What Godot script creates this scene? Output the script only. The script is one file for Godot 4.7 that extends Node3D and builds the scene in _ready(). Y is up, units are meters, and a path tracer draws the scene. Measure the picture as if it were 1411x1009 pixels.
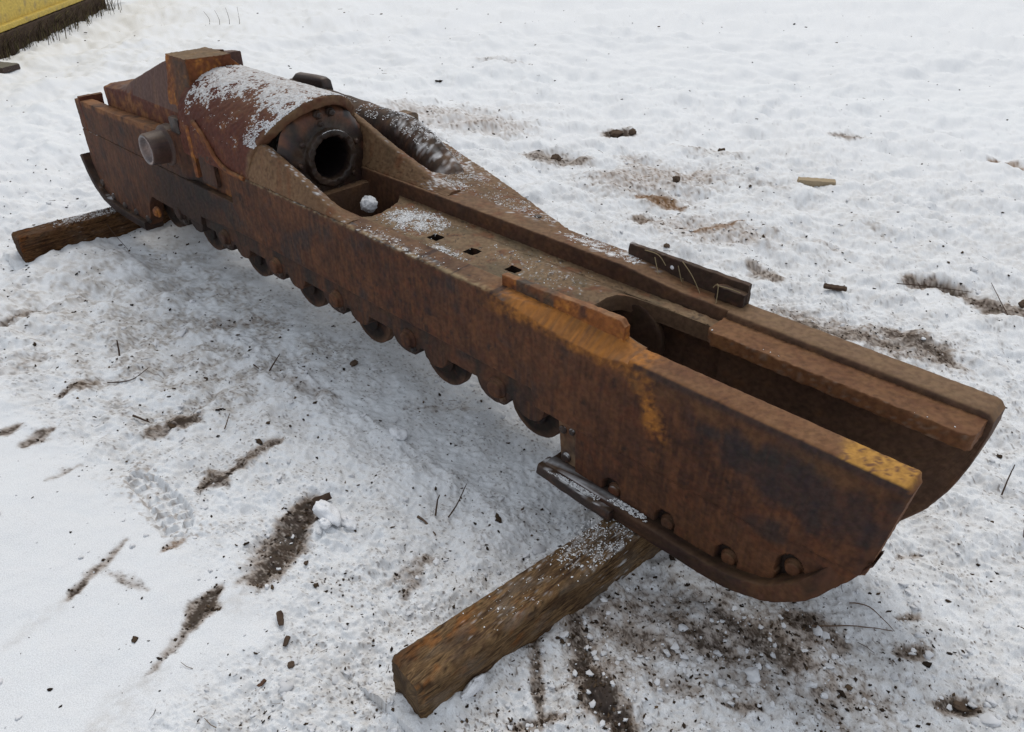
extends Node3D
# A rusty crawler track frame lying across two timbers on trampled snow, overcast winter day.
# Axes: x runs along the frame (its fork end is +x), y up, z towards the photographer. The near side plate lies in z = 0.

const TAU8 := 0.785398
var nb: FastNoiseLite    # broad blotches
var nm: FastNoiseLite    # hand-sized blotches
var nf: FastNoiseLite    # finger-sized
var ns: FastNoiseLite    # speckle
var rng := RandomNumberGenerator.new()
var taken := {}
var M := {}

# ---------------------------------------------------------------- helpers
func noise(sd: int, freq: float, oct: int) -> FastNoiseLite:
	var n := FastNoiseLite.new()
	n.noise_type = FastNoiseLite.TYPE_SIMPLEX_SMOOTH
	n.seed = sd
	n.frequency = freq
	n.fractal_type = FastNoiseLite.FRACTAL_FBM if oct > 1 else FastNoiseLite.FRACTAL_NONE
	n.fractal_octaves = oct
	return n

func sm(a: float, b: float, x: float) -> float:
	return smoothstep(a, b, x)

func lut(t: Array, x: float) -> float:      # piecewise linear table [[x, y], ...]
	if x <= t[0][0]: return t[0][1]
	for i in range(1, t.size()):
		if x <= t[i][0]:
			return lerpf(t[i - 1][1], t[i][1], (x - t[i - 1][0]) / (t[i][0] - t[i - 1][0]))
	return t[t.size() - 1][1]

func spaced(a: float, b: float, step: float) -> Array:
	var n := maxi(1, int(ceil(absf(b - a) / step)))
	var o := []
	for i in n + 1: o.append(lerpf(a, b, float(i) / n))
	return o

class MB:                                    # collects grids of points into one mesh
	var host
	var kind := 0
	var rough := 0.0012
	var v := PackedVector3Array()
	var n := PackedVector3Array()
	var c := PackedColorArray()
	var uv := PackedVector2Array()
	var ix := PackedInt32Array()
	func _init(h, k: int, r := 0.0012):
		host = h; kind = k; rough = r
	# rows: Array of PackedVector3Array. wrap closes every row. out: a point inside the body (or, with as_dir, the direction the sheet faces)
	func grid(rows: Array, wrap: bool, out: Vector3, as_dir := false, skip = null, uvs := Vector2.ZERO) -> void:
		var nr := rows.size()
		var nc: int = rows[0].size()
		var q := PackedVector3Array()
		q.resize(nr * nc)
		for i in nr:
			var r: PackedVector3Array = rows[i]
			for j in nc:
				var p := r[j]
				if rough > 0.0:
					p += Vector3(host.nf.get_noise_3d(p.x * 0.7, p.y, p.z), host.nf.get_noise_3d(p.y + 7.0, p.z, p.x * 0.7), host.nf.get_noise_3d(p.z + 3.0, p.x * 0.7, p.y + 5.0)) * rough
				q[i * nc + j] = p
		var nn := PackedVector3Array()
		nn.resize(nr * nc)
		var vote := 0.0
		for i in nr:
			var i0 := maxi(i - 1, 0)
			var i1 := mini(i + 1, nr - 1)
			for j in nc:
				var j0 := (j - 1 + nc) % nc if wrap else maxi(j - 1, 0)
				var j1 := (j + 1) % nc if wrap else mini(j + 1, nc - 1)
				var a := q[i1 * nc + j] - q[i0 * nc + j]
				var b := q[i * nc + j1] - q[i * nc + j0]
				var m := a.cross(b)
				nn[i * nc + j] = m.normalized() if m.length_squared() > 1e-18 else Vector3.ZERO
				vote += nn[i * nc + j].dot(out if as_dir else q[i * nc + j] - out)
		var sg := 1.0 if vote >= 0.0 else -1.0
		var base := v.size()
		for i in nr:
			for j in nc:
				var k := i * nc + j
				var m := nn[k] * sg
				if m == Vector3.ZERO:
					m = out.normalized() if as_dir else (q[k] - out).normalized()
				v.append(q[k]); n.append(m)
				c.append(host.paint(q[k], m, kind))
				uv.append(Vector2(float(i) * uvs.x, float(j) * uvs.y))
		var last := nc if wrap else nc - 1
		for i in nr - 1:
			for j in last:
				if skip != null and skip.call(i, j): continue
				var a := base + i * nc + j
				var b := base + i * nc + (j + 1) % nc
				var d := a + nc
				var e := b + nc
				if sg > 0.0: ix.append_array([a, b, e, a, e, d])
				else: ix.append_array([a, e, b, a, d, e])
	func cap(row: PackedVector3Array, away_from: Vector3) -> void:
		var m := Vector3.ZERO
		for p in row: m += p
		m /= row.size()
		var rows := []
		for t in [1.0, 0.97, 0.8, 0.6, 0.4, 0.2, 0.01]:
			var r := PackedVector3Array()
			for p in row: r.append(m.lerp(p, t))
			rows.append(r)
		grid(rows, true, m - away_from, true)
	func sweep(rows: Array, caps := true) -> void:
		var m := Vector3.ZERO
		for r in rows:
			for p in r: m += p
		m /= float(rows.size() * rows[0].size())
		# vote by each row's own centre
		var mid := PackedVector3Array()
		grid_c(rows)
		if caps:
			cap(rows[0], m)
			cap(rows[rows.size() - 1], m)
	func grid_c(rows: Array) -> void:         # closed tube: outwards is away from the row's own middle
		var r: PackedVector3Array = rows[rows.size() / 2]
		var m := Vector3.ZERO
		for p in r: m += p
		m /= r.size()
		# orientation from the middle row only
		var w: PackedVector3Array = rows[mini(rows.size() / 2 + 1, rows.size() - 1)]
		var w0: PackedVector3Array = rows[maxi(rows.size() / 2 - 1, 0)]
		var vote := 0.0
		for j in r.size():
			var a := w[j] - w0[j]
			var b := r[(j + 1) % r.size()] - r[(j - 1 + r.size()) % r.size()]
			vote += a.cross(b).dot(r[j] - m)
		_oriented(rows, vote >= 0.0)
	func _oriented(rows: Array, positive: bool) -> void:
		var before := v.size()
		grid(rows, true, Vector3.ZERO)        # placed, then turned if the vote says otherwise
		var first: int = rows.size() / 2 * rows[0].size()
		var r: PackedVector3Array = rows[rows.size() / 2]
		var m := Vector3.ZERO
		for p in r: m += p
		m /= r.size()
		var s := 0.0
		for j in r.size(): s += n[before + first + j].dot(r[j] - m)
		if s < 0.0:
			for k in range(before, v.size()):
				n[k] = -n[k]
				c[k] = host.paint(v[k], n[k], kind)
			var k0 := ix.size() - (rows.size() - 1) * r.size() * 6
			for t in range(k0, ix.size(), 3):
				var x := ix[t + 1]
				ix[t + 1] = ix[t + 2]; ix[t + 2] = x
	func mesh(at: Vector3) -> ArrayMesh:
		for i in v.size(): v[i] -= at
		var a := []
		a.resize(Mesh.ARRAY_MAX)
		a[Mesh.ARRAY_VERTEX] = v; a[Mesh.ARRAY_NORMAL] = n; a[Mesh.ARRAY_COLOR] = c; a[Mesh.ARRAY_TEX_UV] = uv; a[Mesh.ARRAY_INDEX] = ix
		var m := ArrayMesh.new()
		m.add_surface_from_arrays(Mesh.PRIMITIVE_TRIANGLES, a)
		return m

# a closed 2D outline with rounded corners; edges cut to about step (counts come from the first outline, so sweeps match)
var ring_counts := []
func ring(cs: Array, r: float, step: float, fresh := true) -> PackedVector2Array:
	var o := PackedVector2Array()
	var k := cs.size()
	if fresh: ring_counts = []
	for i in k:
		var p: Vector2 = cs[i]
		var a: Vector2 = cs[(i - 1 + k) % k]
		var b: Vector2 = cs[(i + 1) % k]
		var ra := minf(r, p.distance_to(a) * 0.45)
		var rb := minf(r, p.distance_to(b) * 0.45)
		var p0 := p + (a - p).normalized() * ra
		var p1 := p + (b - p).normalized() * rb
		for t in [0.0, 0.34, 0.67, 1.0]:
			o.append(p0.lerp(p, t).lerp(p.lerp(p1, t), t))
		var b1 := b + (p - b).normalized() * minf(r, p.distance_to(b) * 0.45)
		if fresh: ring_counts.append(maxi(1, int(ceil(p1.distance_to(b1) / step))))
		for t in range(1, ring_counts[i]):
			o.append(p1.lerp(b1, float(t) / ring_counts[i]))
	return o

# sweep along x: zy(x) gives the corners (z, y); lean(x, y) shifts x
func sweep_x(mb: MB, xs: Array, zy, r: float, step: float, caps := true, lean = null) -> void:
	var rows := []
	for i in xs.size():
		var row := PackedVector3Array()
		for p in ring(zy.call(xs[i]), r, step, i == 0):
			row.append(Vector3(xs[i] + (lean.call(xs[i], p.y) if lean != null else 0.0), p.y, p.x))
		rows.append(row)
	mb.sweep(rows, caps)

func rect(z0: float, z1: float, y0: float, y1: float) -> Array:
	return [Vector2(z0, y0), Vector2(z1, y0), Vector2(z1, y1), Vector2(z0, y1)]

# rounded box with its own frame: centre, half sizes, basis
func box(mb: MB, at: Vector3, half: Vector3, r := 0.004, step := 0.012, b := Basis()) -> void:
	var rows := []
	for x in spaced(-half.x, half.x, step):
		var row := PackedVector3Array()
		var e := r * (1.0 if absf(x) > half.x - 1e-6 else 0.0) * 0.6
		for p in ring(rect(-half.z + e, half.z - e, -half.y + e, half.y - e), r, step, rows.is_empty()):
			row.append(at + b * Vector3(x, p.y, p.x))
		rows.append(row)
	mb.sweep(rows)

# solid of revolution: profile of (t along axis, radius)
func lathe(mb: MB, at: Vector3, axis: Vector3, prof: Array, seg := 40) -> void:
	var u := axis.cross(Vector3.UP if absf(axis.y) < 0.9 else Vector3.RIGHT).normalized()
	var w := axis.cross(u).normalized()
	var pts := []
	for i in prof.size():                      # soften corners with close rows
		pts.append(prof[i])
	var rows := []
	for i in pts.size() - 1:
		var a: Vector2 = pts[i]
		var b: Vector2 = pts[i + 1]
		var L := a.distance_to(b)
		if L < 1e-6: continue
		var e := minf(0.003, L * 0.3)
		for t in [0.0, e / L, 0.5, 1.0 - e / L]:
			if t == 0.0 and i > 0: continue
			var p := a.lerp(b, t)
			var row := PackedVector3Array()
			for j in seg:
				var f := TAU * j / seg
				row.append(at + axis * p.x + (u * cos(f) + w * sin(f)) * maxf(p.y, 0.0004))
			rows.append(row)
	var z: Vector2 = pts[pts.size() - 1]
	var lastrow := PackedVector3Array()
	for j in seg:
		var f := TAU * j / seg
		lastrow.append(at + axis * z.x + (u * cos(f) + w * sin(f)) * maxf(z.y, 0.0004))
	rows.append(lastrow)
	# orientation: the profile runs with the body on a fixed side, so decide from the largest radius
	var best := 0
	for i in rows.size():
		if (rows[i][0] - at - axis * axis.dot(rows[i][0] - at)).length() > (rows[best][0] - at - axis * axis.dot(rows[best][0] - at)).length(): best = i
	var before := mb.v.size()
	var i0 := mb.ix.size()
	mb.grid(rows, true, at)
	var s := 0.0
	for j in seg:
		for d in [-1, 0, 1]:
			var i := clampi(best + d, 0, rows.size() - 1)
			var p: Vector3 = rows[i][j]
			var rad := p - at - axis * axis.dot(p - at)
			s += mb.n[before + i * seg + j].dot(rad.normalized())
	if s < 0.0:
		for k in range(before, mb.v.size()):
			mb.n[k] = -mb.n[k]
			mb.c[k] = paint(mb.v[k], mb.n[k], mb.kind)
		for t in range(i0, mb.ix.size(), 3):
			var x := mb.ix[t + 1]
			mb.ix[t + 1] = mb.ix[t + 2]; mb.ix[t + 2] = x

# bent round bar through points, radius from r0 to r1
func tube(mb: MB, pts: Array, r0: float, r1: float, seg := 7) -> void:
	var rows := []
	var u := Vector3.UP
	for i in pts.size():
		var a: Vector3 = pts[maxi(i - 1, 0)]
		var b: Vector3 = pts[mini(i + 1, pts.size() - 1)]
		var d := (b - a).normalized()
		u = (Vector3.UP - d * d.y) if absf(d.y) < 0.95 else (Vector3.RIGHT - d * d.x)
		u = u.normalized()
		var w := d.cross(u)
		var r := lerpf(r0, r1, float(i) / maxf(1.0, pts.size() - 1))
		var row := PackedVector3Array()
		for j in seg:
			var f := TAU * j / seg
			row.append(pts[i] + (u * cos(f) + w * sin(f)) * r)
		rows.append(row)
	mb.sweep(rows)

func smooth_line(pts: Array, k := 5) -> Array:
	if pts.size() < 3: return [pts[0], pts[0].lerp(pts[1], 0.33), pts[0].lerp(pts[1], 0.66), pts[1]]
	var o := []
	for i in pts.size() - 1:
		var a: Vector3 = pts[maxi(i - 1, 0)]
		var d: Vector3 = pts[mini(i + 2, pts.size() - 1)]
		for t in k:
			o.append(pts[i].cubic_interpolate(pts[i + 1], a, d, float(t) / k))
	o.append(pts[pts.size() - 1])
	return o

func numbered(called: String) -> String:
	if not taken.has(called):
		taken[called] = 0
		return called
	taken[called] += 1
	return "%s_%03d" % [called, taken[called]]

func thing(called: String, label: String, category: String, at: Vector3, group := "") -> Node3D:
	var o := Node3D.new()
	o.name = numbered(called)
	add_child(o)
	o.position = at
	tag(o, label, category, group)
	return o

func tag(o: Node, label: String, category: String, group := "", kind := "") -> void:
	if label: o.set_meta("label", label)
	if category: o.set_meta("category", category)
	if group: o.set_meta("group", group)
	if kind: o.set_meta("kind", kind)

# commit a builder as one named mesh; origin = world place of the top-level thing (and of the parent part)
func part(called: String, mb: MB, mat: Material, parent: Node, origin := Vector3.ZERO) -> MeshInstance3D:
	var o := MeshInstance3D.new()
	o.name = called
	o.mesh = mb.mesh(origin)
	o.material_override = null
	o.mesh.surface_set_material(0, mat)
	o.cast_shadow = GeometryInstance3D.SHADOW_CASTING_SETTING_ON
	parent.add_child(o, true)
	return o

func solo(called: String, mb: MB, mat: Material, at: Vector3, label: String, category: String, group := "", kind := "") -> MeshInstance3D:
	var o := part(numbered(called), mb, mat, self, at)
	o.position = at
	tag(o, label, category, group, kind)
	return o

func scatter(called: String, mesh: Mesh, places: Array, colors: Array, label: String, category: String) -> void:
	var mm := MultiMesh.new()
	mm.transform_format = MultiMesh.TRANSFORM_3D
	mm.use_colors = true
	mm.mesh = mesh
	mm.instance_count = places.size()
	for i in places.size():
		mm.set_instance_transform(i, places[i])
		mm.set_instance_color(i, colors[i])
	var o := MultiMeshInstance3D.new()
	o.name = numbered(called)
	o.multimesh = mm
	add_child(o)
	tag(o, label, category, "", "stuff")

func tex(sd: int, freq: float, oct: int, lo: Color, hi: Color, normal := 0.0, cell := false, size := 1024) -> NoiseTexture2D:
	var t := NoiseTexture2D.new()
	t.width = size; t.height = size
	t.seamless = true
	t.generate_mipmaps = false
	var n := noise(sd, freq, oct)
	if cell:
		n.noise_type = FastNoiseLite.TYPE_CELLULAR
		n.cellular_return_type = FastNoiseLite.RETURN_DISTANCE
	t.noise = n
	if normal > 0.0:
		t.as_normal_map = true
		t.bump_strength = normal
	else:
		var g := Gradient.new()
		g.set_color(0, lo); g.set_color(1, hi)
		g.set_offset(0, 0.25); g.set_offset(1, 0.7)
		t.color_ramp = g
	return t

func mat(rough: float, spec: float, albedo: Texture2D, normal: Texture2D, scale: float, nscale: float) -> StandardMaterial3D:
	var m := StandardMaterial3D.new()
	m.vertex_color_use_as_albedo = true
	m.roughness = rough
	m.metallic_specular = spec
	m.albedo_texture = albedo
	if normal:
		m.normal_enabled = true
		m.normal_texture = normal
		m.normal_scale = nscale
	m.uv1_triplanar = true
	m.uv1_world_triplanar = true
	m.uv1_scale = Vector3.ONE * scale
	return m

# ---------------------------------------------------------------- colour of the iron, wood and earth
# 0 side plates  1 deck, dusty  2 flaking orange  3 greasy black  4 fork arm tops  5 reddish cover  6 bare grey steel  7 wood  8 snow  9 earth  10 yellow paint  11 dark brown inner faces
func paint(p: Vector3, n: Vector3, k: int) -> Color:
	if k == 8:
		var w := 0.80 + 0.05 * nm.get_noise_3dv(p)
		return Color(w, w * 1.005, w * 1.03)
	var a := nb.get_noise_3dv(p)
	var b := nm.get_noise_3dv(p)
	var f := nf.get_noise_3dv(p)
	var s := ns.get_noise_3dv(p)
	if k == 9:
		return Color(0.075, 0.055, 0.042).lerp(Color(0.15, 0.105, 0.075), 0.5 + 0.5 * b)
	if k == 12:
		return Color(0.045, 0.03, 0.025).lerp(Color(0.12, 0.085, 0.06), 0.5 + 0.5 * f)
	if k == 10:
		var y := Color(0.66, 0.48, 0.09).lerp(Color(0.56, 0.40, 0.08), 0.5 + 0.7 * b)
		var scr := nm.get_noise_3d(p.x * 2.2 + p.y * 1.2, p.y * 0.5, p.z * 2.2)
		return y.lerp(Color(0.13, 0.12, 0.13), sm(0.3, 0.5, scr) * 0.5)
	if k == 7:
		return wood(p, n, b, f, s)
	var c: Color
	var t := clampf(0.5 + 0.55 * a + 0.5 * b + 0.25 * f, 0.0, 1.0)
	match k:
		0:
			c = Color(0.068, 0.031, 0.021).lerp(Color(0.168, 0.072, 0.037), t)
			c = c.lerp(Color(0.155, 0.056, 0.028), sm(0.1, 0.5, nm.get_noise_3d(p.x, p.y * 1.5 + 9.0, p.z)) * 0.7)
			c = c.lerp(Color(0.055, 0.042, 0.04), sm(0.15, 0.55, nb.get_noise_3d(p.x * 1.6, p.y * 2.0, p.z + 20.0)) * 0.8)
			var run := ns.get_noise_3d(p.x * 0.55, p.y * 0.05, 2.0)
			c = c.lerp(c * 0.6, sm(0.05, 0.5, run) * 0.6)
			c = c.lerp(Color(0.2, 0.08, 0.033), sm(0.15, 0.5, -run + 0.3 * b) * 0.35)
			var weep := nm.get_noise_3d(p.x * 2.6, p.y * 0.35, 6.0)
			c = c.lerp(Color(0.18, 0.075, 0.035), sm(0.15, 0.6, weep + 0.3 * b) * 0.45)
			c = c.lerp(Color(0.06, 0.035, 0.028), sm(0.15, 0.6, -weep) * 0.4)
			c = c.lerp(Color(0.035, 0.024, 0.02), sm(0.42, 0.6, nm.get_noise_3d(p.x * 1.3, p.y * 1.1, p.z + 4.0)) * 0.7)
		1:
			c = Color(0.20, 0.125, 0.07).lerp(Color(0.30, 0.205, 0.12), t)
			c = c.lerp(Color(0.21, 0.085, 0.042), sm(0.05, 0.5, nm.get_noise_3d(p.x, p.z * 1.3, 4.0)) * 0.8)
			c = c.lerp(Color(0.06, 0.04, 0.03), sm(0.3, 0.6, f + 0.6 * b) * 0.75)
			c = c.lerp(Color(0.13, 0.105, 0.065), sm(0.0, 0.5, nb.get_noise_3d(p.x * 2.0, 3.0, p.z * 3.0)) * 0.6)
		2:
			c = Color(0.13, 0.046, 0.022).lerp(Color(0.27, 0.095, 0.028), t)
			c = c.lerp(Color(0.42, 0.17, 0.035), sm(0.1, 0.55, b * 0.7 + f * 0.6) * 0.75)
			c = c.lerp(Color(0.055, 0.03, 0.025), sm(0.2, 0.5, nm.get_noise_3d(p.x * 1.2, p.y + 3.0, p.z)) * 0.75)
		3:
			c = Color(0.026, 0.02, 0.018).lerp(Color(0.075, 0.042, 0.03), t)
			c = c.lerp(Color(0.13, 0.06, 0.032), sm(0.2, 0.6, b + 0.4 * f) * 0.7)
		4:
			c = Color(0.165, 0.07, 0.034).lerp(Color(0.265, 0.12, 0.05), t)
		5:
			c = Color(0.115, 0.037, 0.025).lerp(Color(0.17, 0.058, 0.032), t)
			c = c.lerp(Color(0.25, 0.1, 0.035), sm(0.25, 0.6, b + 0.3 * f) * 0.6)
		6:
			c = Color(0.06, 0.06, 0.066).lerp(Color(0.15, 0.145, 0.15), t)
			c = c.lerp(Color(0.11, 0.06, 0.042), sm(0.2, 0.5, b) * 0.6)
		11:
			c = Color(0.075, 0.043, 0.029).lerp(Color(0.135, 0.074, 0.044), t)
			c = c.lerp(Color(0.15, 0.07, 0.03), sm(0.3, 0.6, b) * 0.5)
	# earth dust that settled on whatever faces up
	if k != 1 and k != 6 and n.y > 0.3:
		var d := sm(0.3, 0.95, n.y) * clampf(0.6 + 0.7 * b + 0.4 * a, 0.0, 1.0)
		c = c.lerp(Color(0.255, 0.155, 0.085), d * (0.7 if k != 3 and k != 4 else 0.32))
	# worn, pale upper edge of the side beam
	if k == 0 and p.z > -0.03 and p.y > 0.585 and p.x < -1.25 and p.x > -2.6:
		c = c.lerp(Color(0.38, 0.28, 0.16), sm(0.597, 0.606, p.y) * sm(-0.022, -0.006, p.z) * clampf(0.55 + 1.3 * f + 0.8 * b, 0.0, 1.0) * 0.9)
		if n.y > 0.5:
			c = c.lerp(Color(0.115, 0.11, 0.112), sm(0.1, 0.45, nm.get_noise_3d(p.x * 0.6, 1.0, p.z * 2.0)) * 0.75)
			c = c.lerp(Color(0.05, 0.04, 0.032), sm(0.2, 0.5, nm.get_noise_3d(p.x * 1.6, 8.0, p.z * 2.0) + 0.3 * f) * 0.7)
	# orange flakes running down from the weld behind the fork arm, and along the bevel under the fin
	if (k == 0 or k == 4) and p.z > -0.07 and p.x > -1.4 and p.x < -0.6:
		var line := absf(p.x - lerpf(-0.83, -0.745, clampf((0.6 - p.y) / 0.2, 0.0, 1.0)) + 0.02 * b)
		var o := (1.0 - sm(0.012, 0.045, line)) * sm(0.38, 0.46, p.y) * clampf(0.55 + 0.9 * f + 0.8 * b, 0.0, 1.0)
		o = maxf(o, sm(0.54, 0.575, p.y + 0.02 * b) * sm(-1.36, -1.2, p.x) * (1.0 - sm(-0.9, -0.78, p.x)) * clampf(0.7 + 0.8 * f + 0.5 * b, 0.0, 1.0))
		c = c.lerp(Color(0.50, 0.195, 0.04), o * 0.9)
	# yellow paint left on the end of the near fork arm
	if k == 4 and n.y > 0.2 and p.x > -0.45 and p.z > -0.08:
		var yl := sm(-0.37, -0.32, p.x + 0.03 * b) * (1.0 - sm(-0.235, -0.215, p.x)) * sm(-0.32, -0.02, f * 0.55 + s * 0.35)
		c = c.lerp(Color(0.58, 0.30, 0.065), clampf(yl * 1.2, 0.0, 0.95))
	if k == 0 and p.x > -0.84 and p.z > -0.02:       # scale and soot on the fork arm's outer face
		c = c.lerp(Color(0.055, 0.04, 0.038), sm(0.56, 0.585, p.y + 0.012 * b) * 0.7)
		c = c.lerp(Color(0.155, 0.075, 0.036), sm(0.515, 0.54, p.y + 0.04 * a) * (1.0 - sm(0.56, 0.58, p.y)) * clampf(0.5 + 0.8 * b, 0.0, 0.8))
		c = c.lerp(Color(0.045, 0.036, 0.037), (1.0 - sm(0.4, 1.0, Vector2((p.x + 0.42) / 0.26, (p.y - 0.47) / 0.1).length() + 0.4 * b)) * 0.7)
		c = c.lerp(Color(0.16, 0.075, 0.035), (1.0 - sm(0.2, 0.36, p.y + 0.05 * b)) * 0.3)
	if k == 0 and p.x > -1.9 and p.x < -1.2 and p.y > 0.38:   # round dark rust spots
		c = c.lerp(Color(0.05, 0.032, 0.028), sm(0.38, 0.5, nm.get_noise_3d(p.x * 2.4, p.y * 1.7 + 2.0, 0.0)) * 0.75)
	if k == 0 or k == 11:
		# oil below and around the pivot, towards the rear
		var oil := (1.0 - sm(-2.95, -2.45, p.x + 0.15 * a)) * (1.0 - sm(0.46, 0.56, p.y + 0.05 * b)) * sm(-3.5, -3.2, p.x + 0.1 * b)
		c = c.lerp(Color(0.028, 0.023, 0.021), oil * 0.72)
	if k == 2 and p.x > -1.25 and p.x < -1.12 and p.z > -0.08:
		c = c.lerp(Color(0.04, 0.045, 0.042), sm(0.60, 0.61, p.y) * 0.8 * clampf(0.6 + b, 0.0, 1.0))
	if k != 10: c = c * (0.74 if k != 2 and k != 11 else 1.0)
	# pitting
	c = c.lerp(c * 0.55, sm(0.25, 0.55, s) * (0.25 if k == 0 else 0.5))
	return dusted(c, p, n, f, s)

func dusted(c: Color, p: Vector3, n: Vector3, f: float, s: float) -> Color:
	if n.y > 0.45:
		var z := frost(p)
		if z > 0.05: c = c.lerp(Color(0.66, 0.66, 0.67), sm(0.35, 0.85, z + 0.45 * f + 0.5 * s) * sm(0.45, 0.75, n.y) * 0.9)
	return c

func wood(p: Vector3, n: Vector3, b: float, f: float, s: float) -> Color:
	var g := ns.get_noise_3d(p.x * 1.1, p.y * 1.1, p.z * 0.04)
	var g2 := nf.get_noise_3d(p.x * 1.3, p.y * 1.3, p.z * 0.035 + 3.0)
	var g3 := ns.get_noise_3d(p.x * 2.3 + 11.0, p.y * 2.3, p.z * 0.05)
	var c := Color(0.10, 0.07, 0.042).lerp(Color(0.235, 0.17, 0.098), clampf(0.5 + 0.6 * g + 0.5 * g2 + 0.7 * g3, 0.0, 1.0))
	c = c.lerp(Color(0.022, 0.015, 0.012), sm(0.30, 0.40, g + 0.35 * b) * 0.85)
	c = c.lerp(Color(0.29, 0.13, 0.04), sm(0.05, 0.5, b + 0.3 * f) * 0.6 * sm(0.25, 0.5, p.z))
	c = c.lerp(Color(0.04, 0.026, 0.02), sm(0.2, 0.42, g2) * 0.75)
	c = c.lerp(Color(0.16, 0.145, 0.125), sm(0.0, 0.5, nm.get_noise_3d(p.x + 5.0, p.y, p.z * 0.5)) * 0.6)
	c = c.lerp(Color(0.05, 0.035, 0.028), sm(0.1, 0.5, nm.get_noise_3d(p.x * 0.7, p.y + 9.0, p.z * 0.7)) * 0.55)
	if n.z > 0.7:      # sawn end: year rings round a pith off the middle, and a check
		var rr := Vector2(p.x + 0.90, p.y - 0.01).length() + 0.006 * b
		c = Color(0.1, 0.075, 0.05).lerp(Color(0.19, 0.145, 0.09), 0.5 + 0.5 * sin(rr * 900.0))
		c = c.lerp(Color(0.05, 0.04, 0.032), clampf(0.45 + 0.9 * b, 0.0, 0.8))
	c = c * Color(1.1, 0.96, 0.86)
	if p.x < -3.0: c = c * Color(0.66, 0.55, 0.50)
	return dusted(c, p, n, f, s)

# ---------------------------------------------------------------- the place
func _ready():
	rng.seed = 20240117
	nb = noise(11, 2.6, 3)
	nm = noise(12, 13.0, 3)
	nf = noise(13, 55.0, 2)
	ns = noise(14, 150.0, 2)
	# camera
	var cam := Camera3D.new()
	cam.name = "camera"
	cam.transform = Transform3D(Basis(Vector3(0.720649, 0.0, -0.6933), Vector3(-0.376838, 0.839381, -0.391704), Vector3(0.581943, 0.543543, 0.604899)), Vector3(0.0, 1.55, 1.266))
	cam.fov = 50.077
	cam.near = 0.05
	cam.far = 1500.0
	add_child(cam)
	cam.current = true
	# overcast sky
	var sky_mat := ProceduralSkyMaterial.new()
	sky_mat.sky_top_color = Color(0.80, 0.83, 0.87)
	sky_mat.sky_horizon_color = Color(0.835, 0.865, 0.90)
	sky_mat.ground_bottom_color = Color(0.74, 0.745, 0.76)
	sky_mat.ground_horizon_color = Color(0.85, 0.865, 0.89)
	sky_mat.sky_curve = 0.2
	sky_mat.sun_angle_max = 0.0
	var sky := Sky.new()
	sky.sky_material = sky_mat
	var env := Environment.new()
	env.background_mode = Environment.BG_SKY
	env.sky = sky
	env.background_energy_multiplier = 0.9
	env.ambient_light_source = Environment.AMBIENT_SOURCE_SKY
	env.tonemap_mode = Environment.TONE_MAPPER_LINEAR
	env.tonemap_exposure = 1.17
	env.sdfgi_enabled = true
	env.ssao_enabled = true
	env.ssil_enabled = true
	var we := WorldEnvironment.new()
	we.name = "world_environment"
	we.environment = env
	add_child(we)
	var sun := DirectionalLight3D.new()
	sun.name = "sun"
	sun.light_energy = 0.5
	sun.light_angular_distance = 35.0
	sun.light_color = Color(1.0, 0.99, 0.975)
	sun.shadow_enabled = true
	add_child(sun)
	sun.look_at_from_position(Vector3(-3.5, 8.0, -4.0), Vector3.ZERO)

	var rust_tint := tex(21, 0.014, 7, Color(0.87, 0.86, 0.855), Color(1, 1, 1))
	var rust_bump := tex(22, 0.02, 7, Color.BLACK, Color.WHITE, 3.0)
	var snow_tint := tex(23, 0.06, 4, Color(0.90, 0.90, 0.90), Color(1, 1, 1))
	var snow_bump := tex(24, 0.05, 5, Color.BLACK, Color.WHITE, 6.0)
	M.rust = mat(0.72, 0.3, rust_tint, rust_bump, 3.1, 0.25)
	M.oily = mat(0.48, 0.4, rust_tint, rust_bump, 5.0, 0.5)
	M.steel = mat(0.5, 0.4, rust_tint, rust_bump, 6.0, 0.4)
	M.snow = mat(0.9, 0.15, snow_tint, snow_bump, 4.0, 0.3)
	M.crumb = mat(0.95, 0.1, snow_tint, null, 30.0, 0.0)
	M.paint = mat(0.55, 0.4, rust_tint, rust_bump, 2.0, 0.3)
	M.wood = mat(0.85, 0.2, tex(25, 0.05, 4, Color(0.72, 0.70, 0.68), Color(1, 1, 1)), rust_bump, 6.0, 0.9)
	M.wood.uv1_scale = Vector3(17.0, 17.0, 1.1)

	build_ground()
	build_frame()
	build_timbers()
	build_background()
	build_litter()
	build_snow_bits()

# ---------------------------------------------------------------- ground
const GX0 := -6.0
const GZ0 := -4.6
const GC := 0.01
const GW := 680
const GH := 640
var soil_grid := PackedFloat32Array()
var warm_grid := PackedFloat32Array()
var grey_grid := PackedFloat32Array()
var gA: FastNoiseLite
var gB: FastNoiseLite
var gC: FastNoiseLite
var gD: FastNoiseLite

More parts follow.
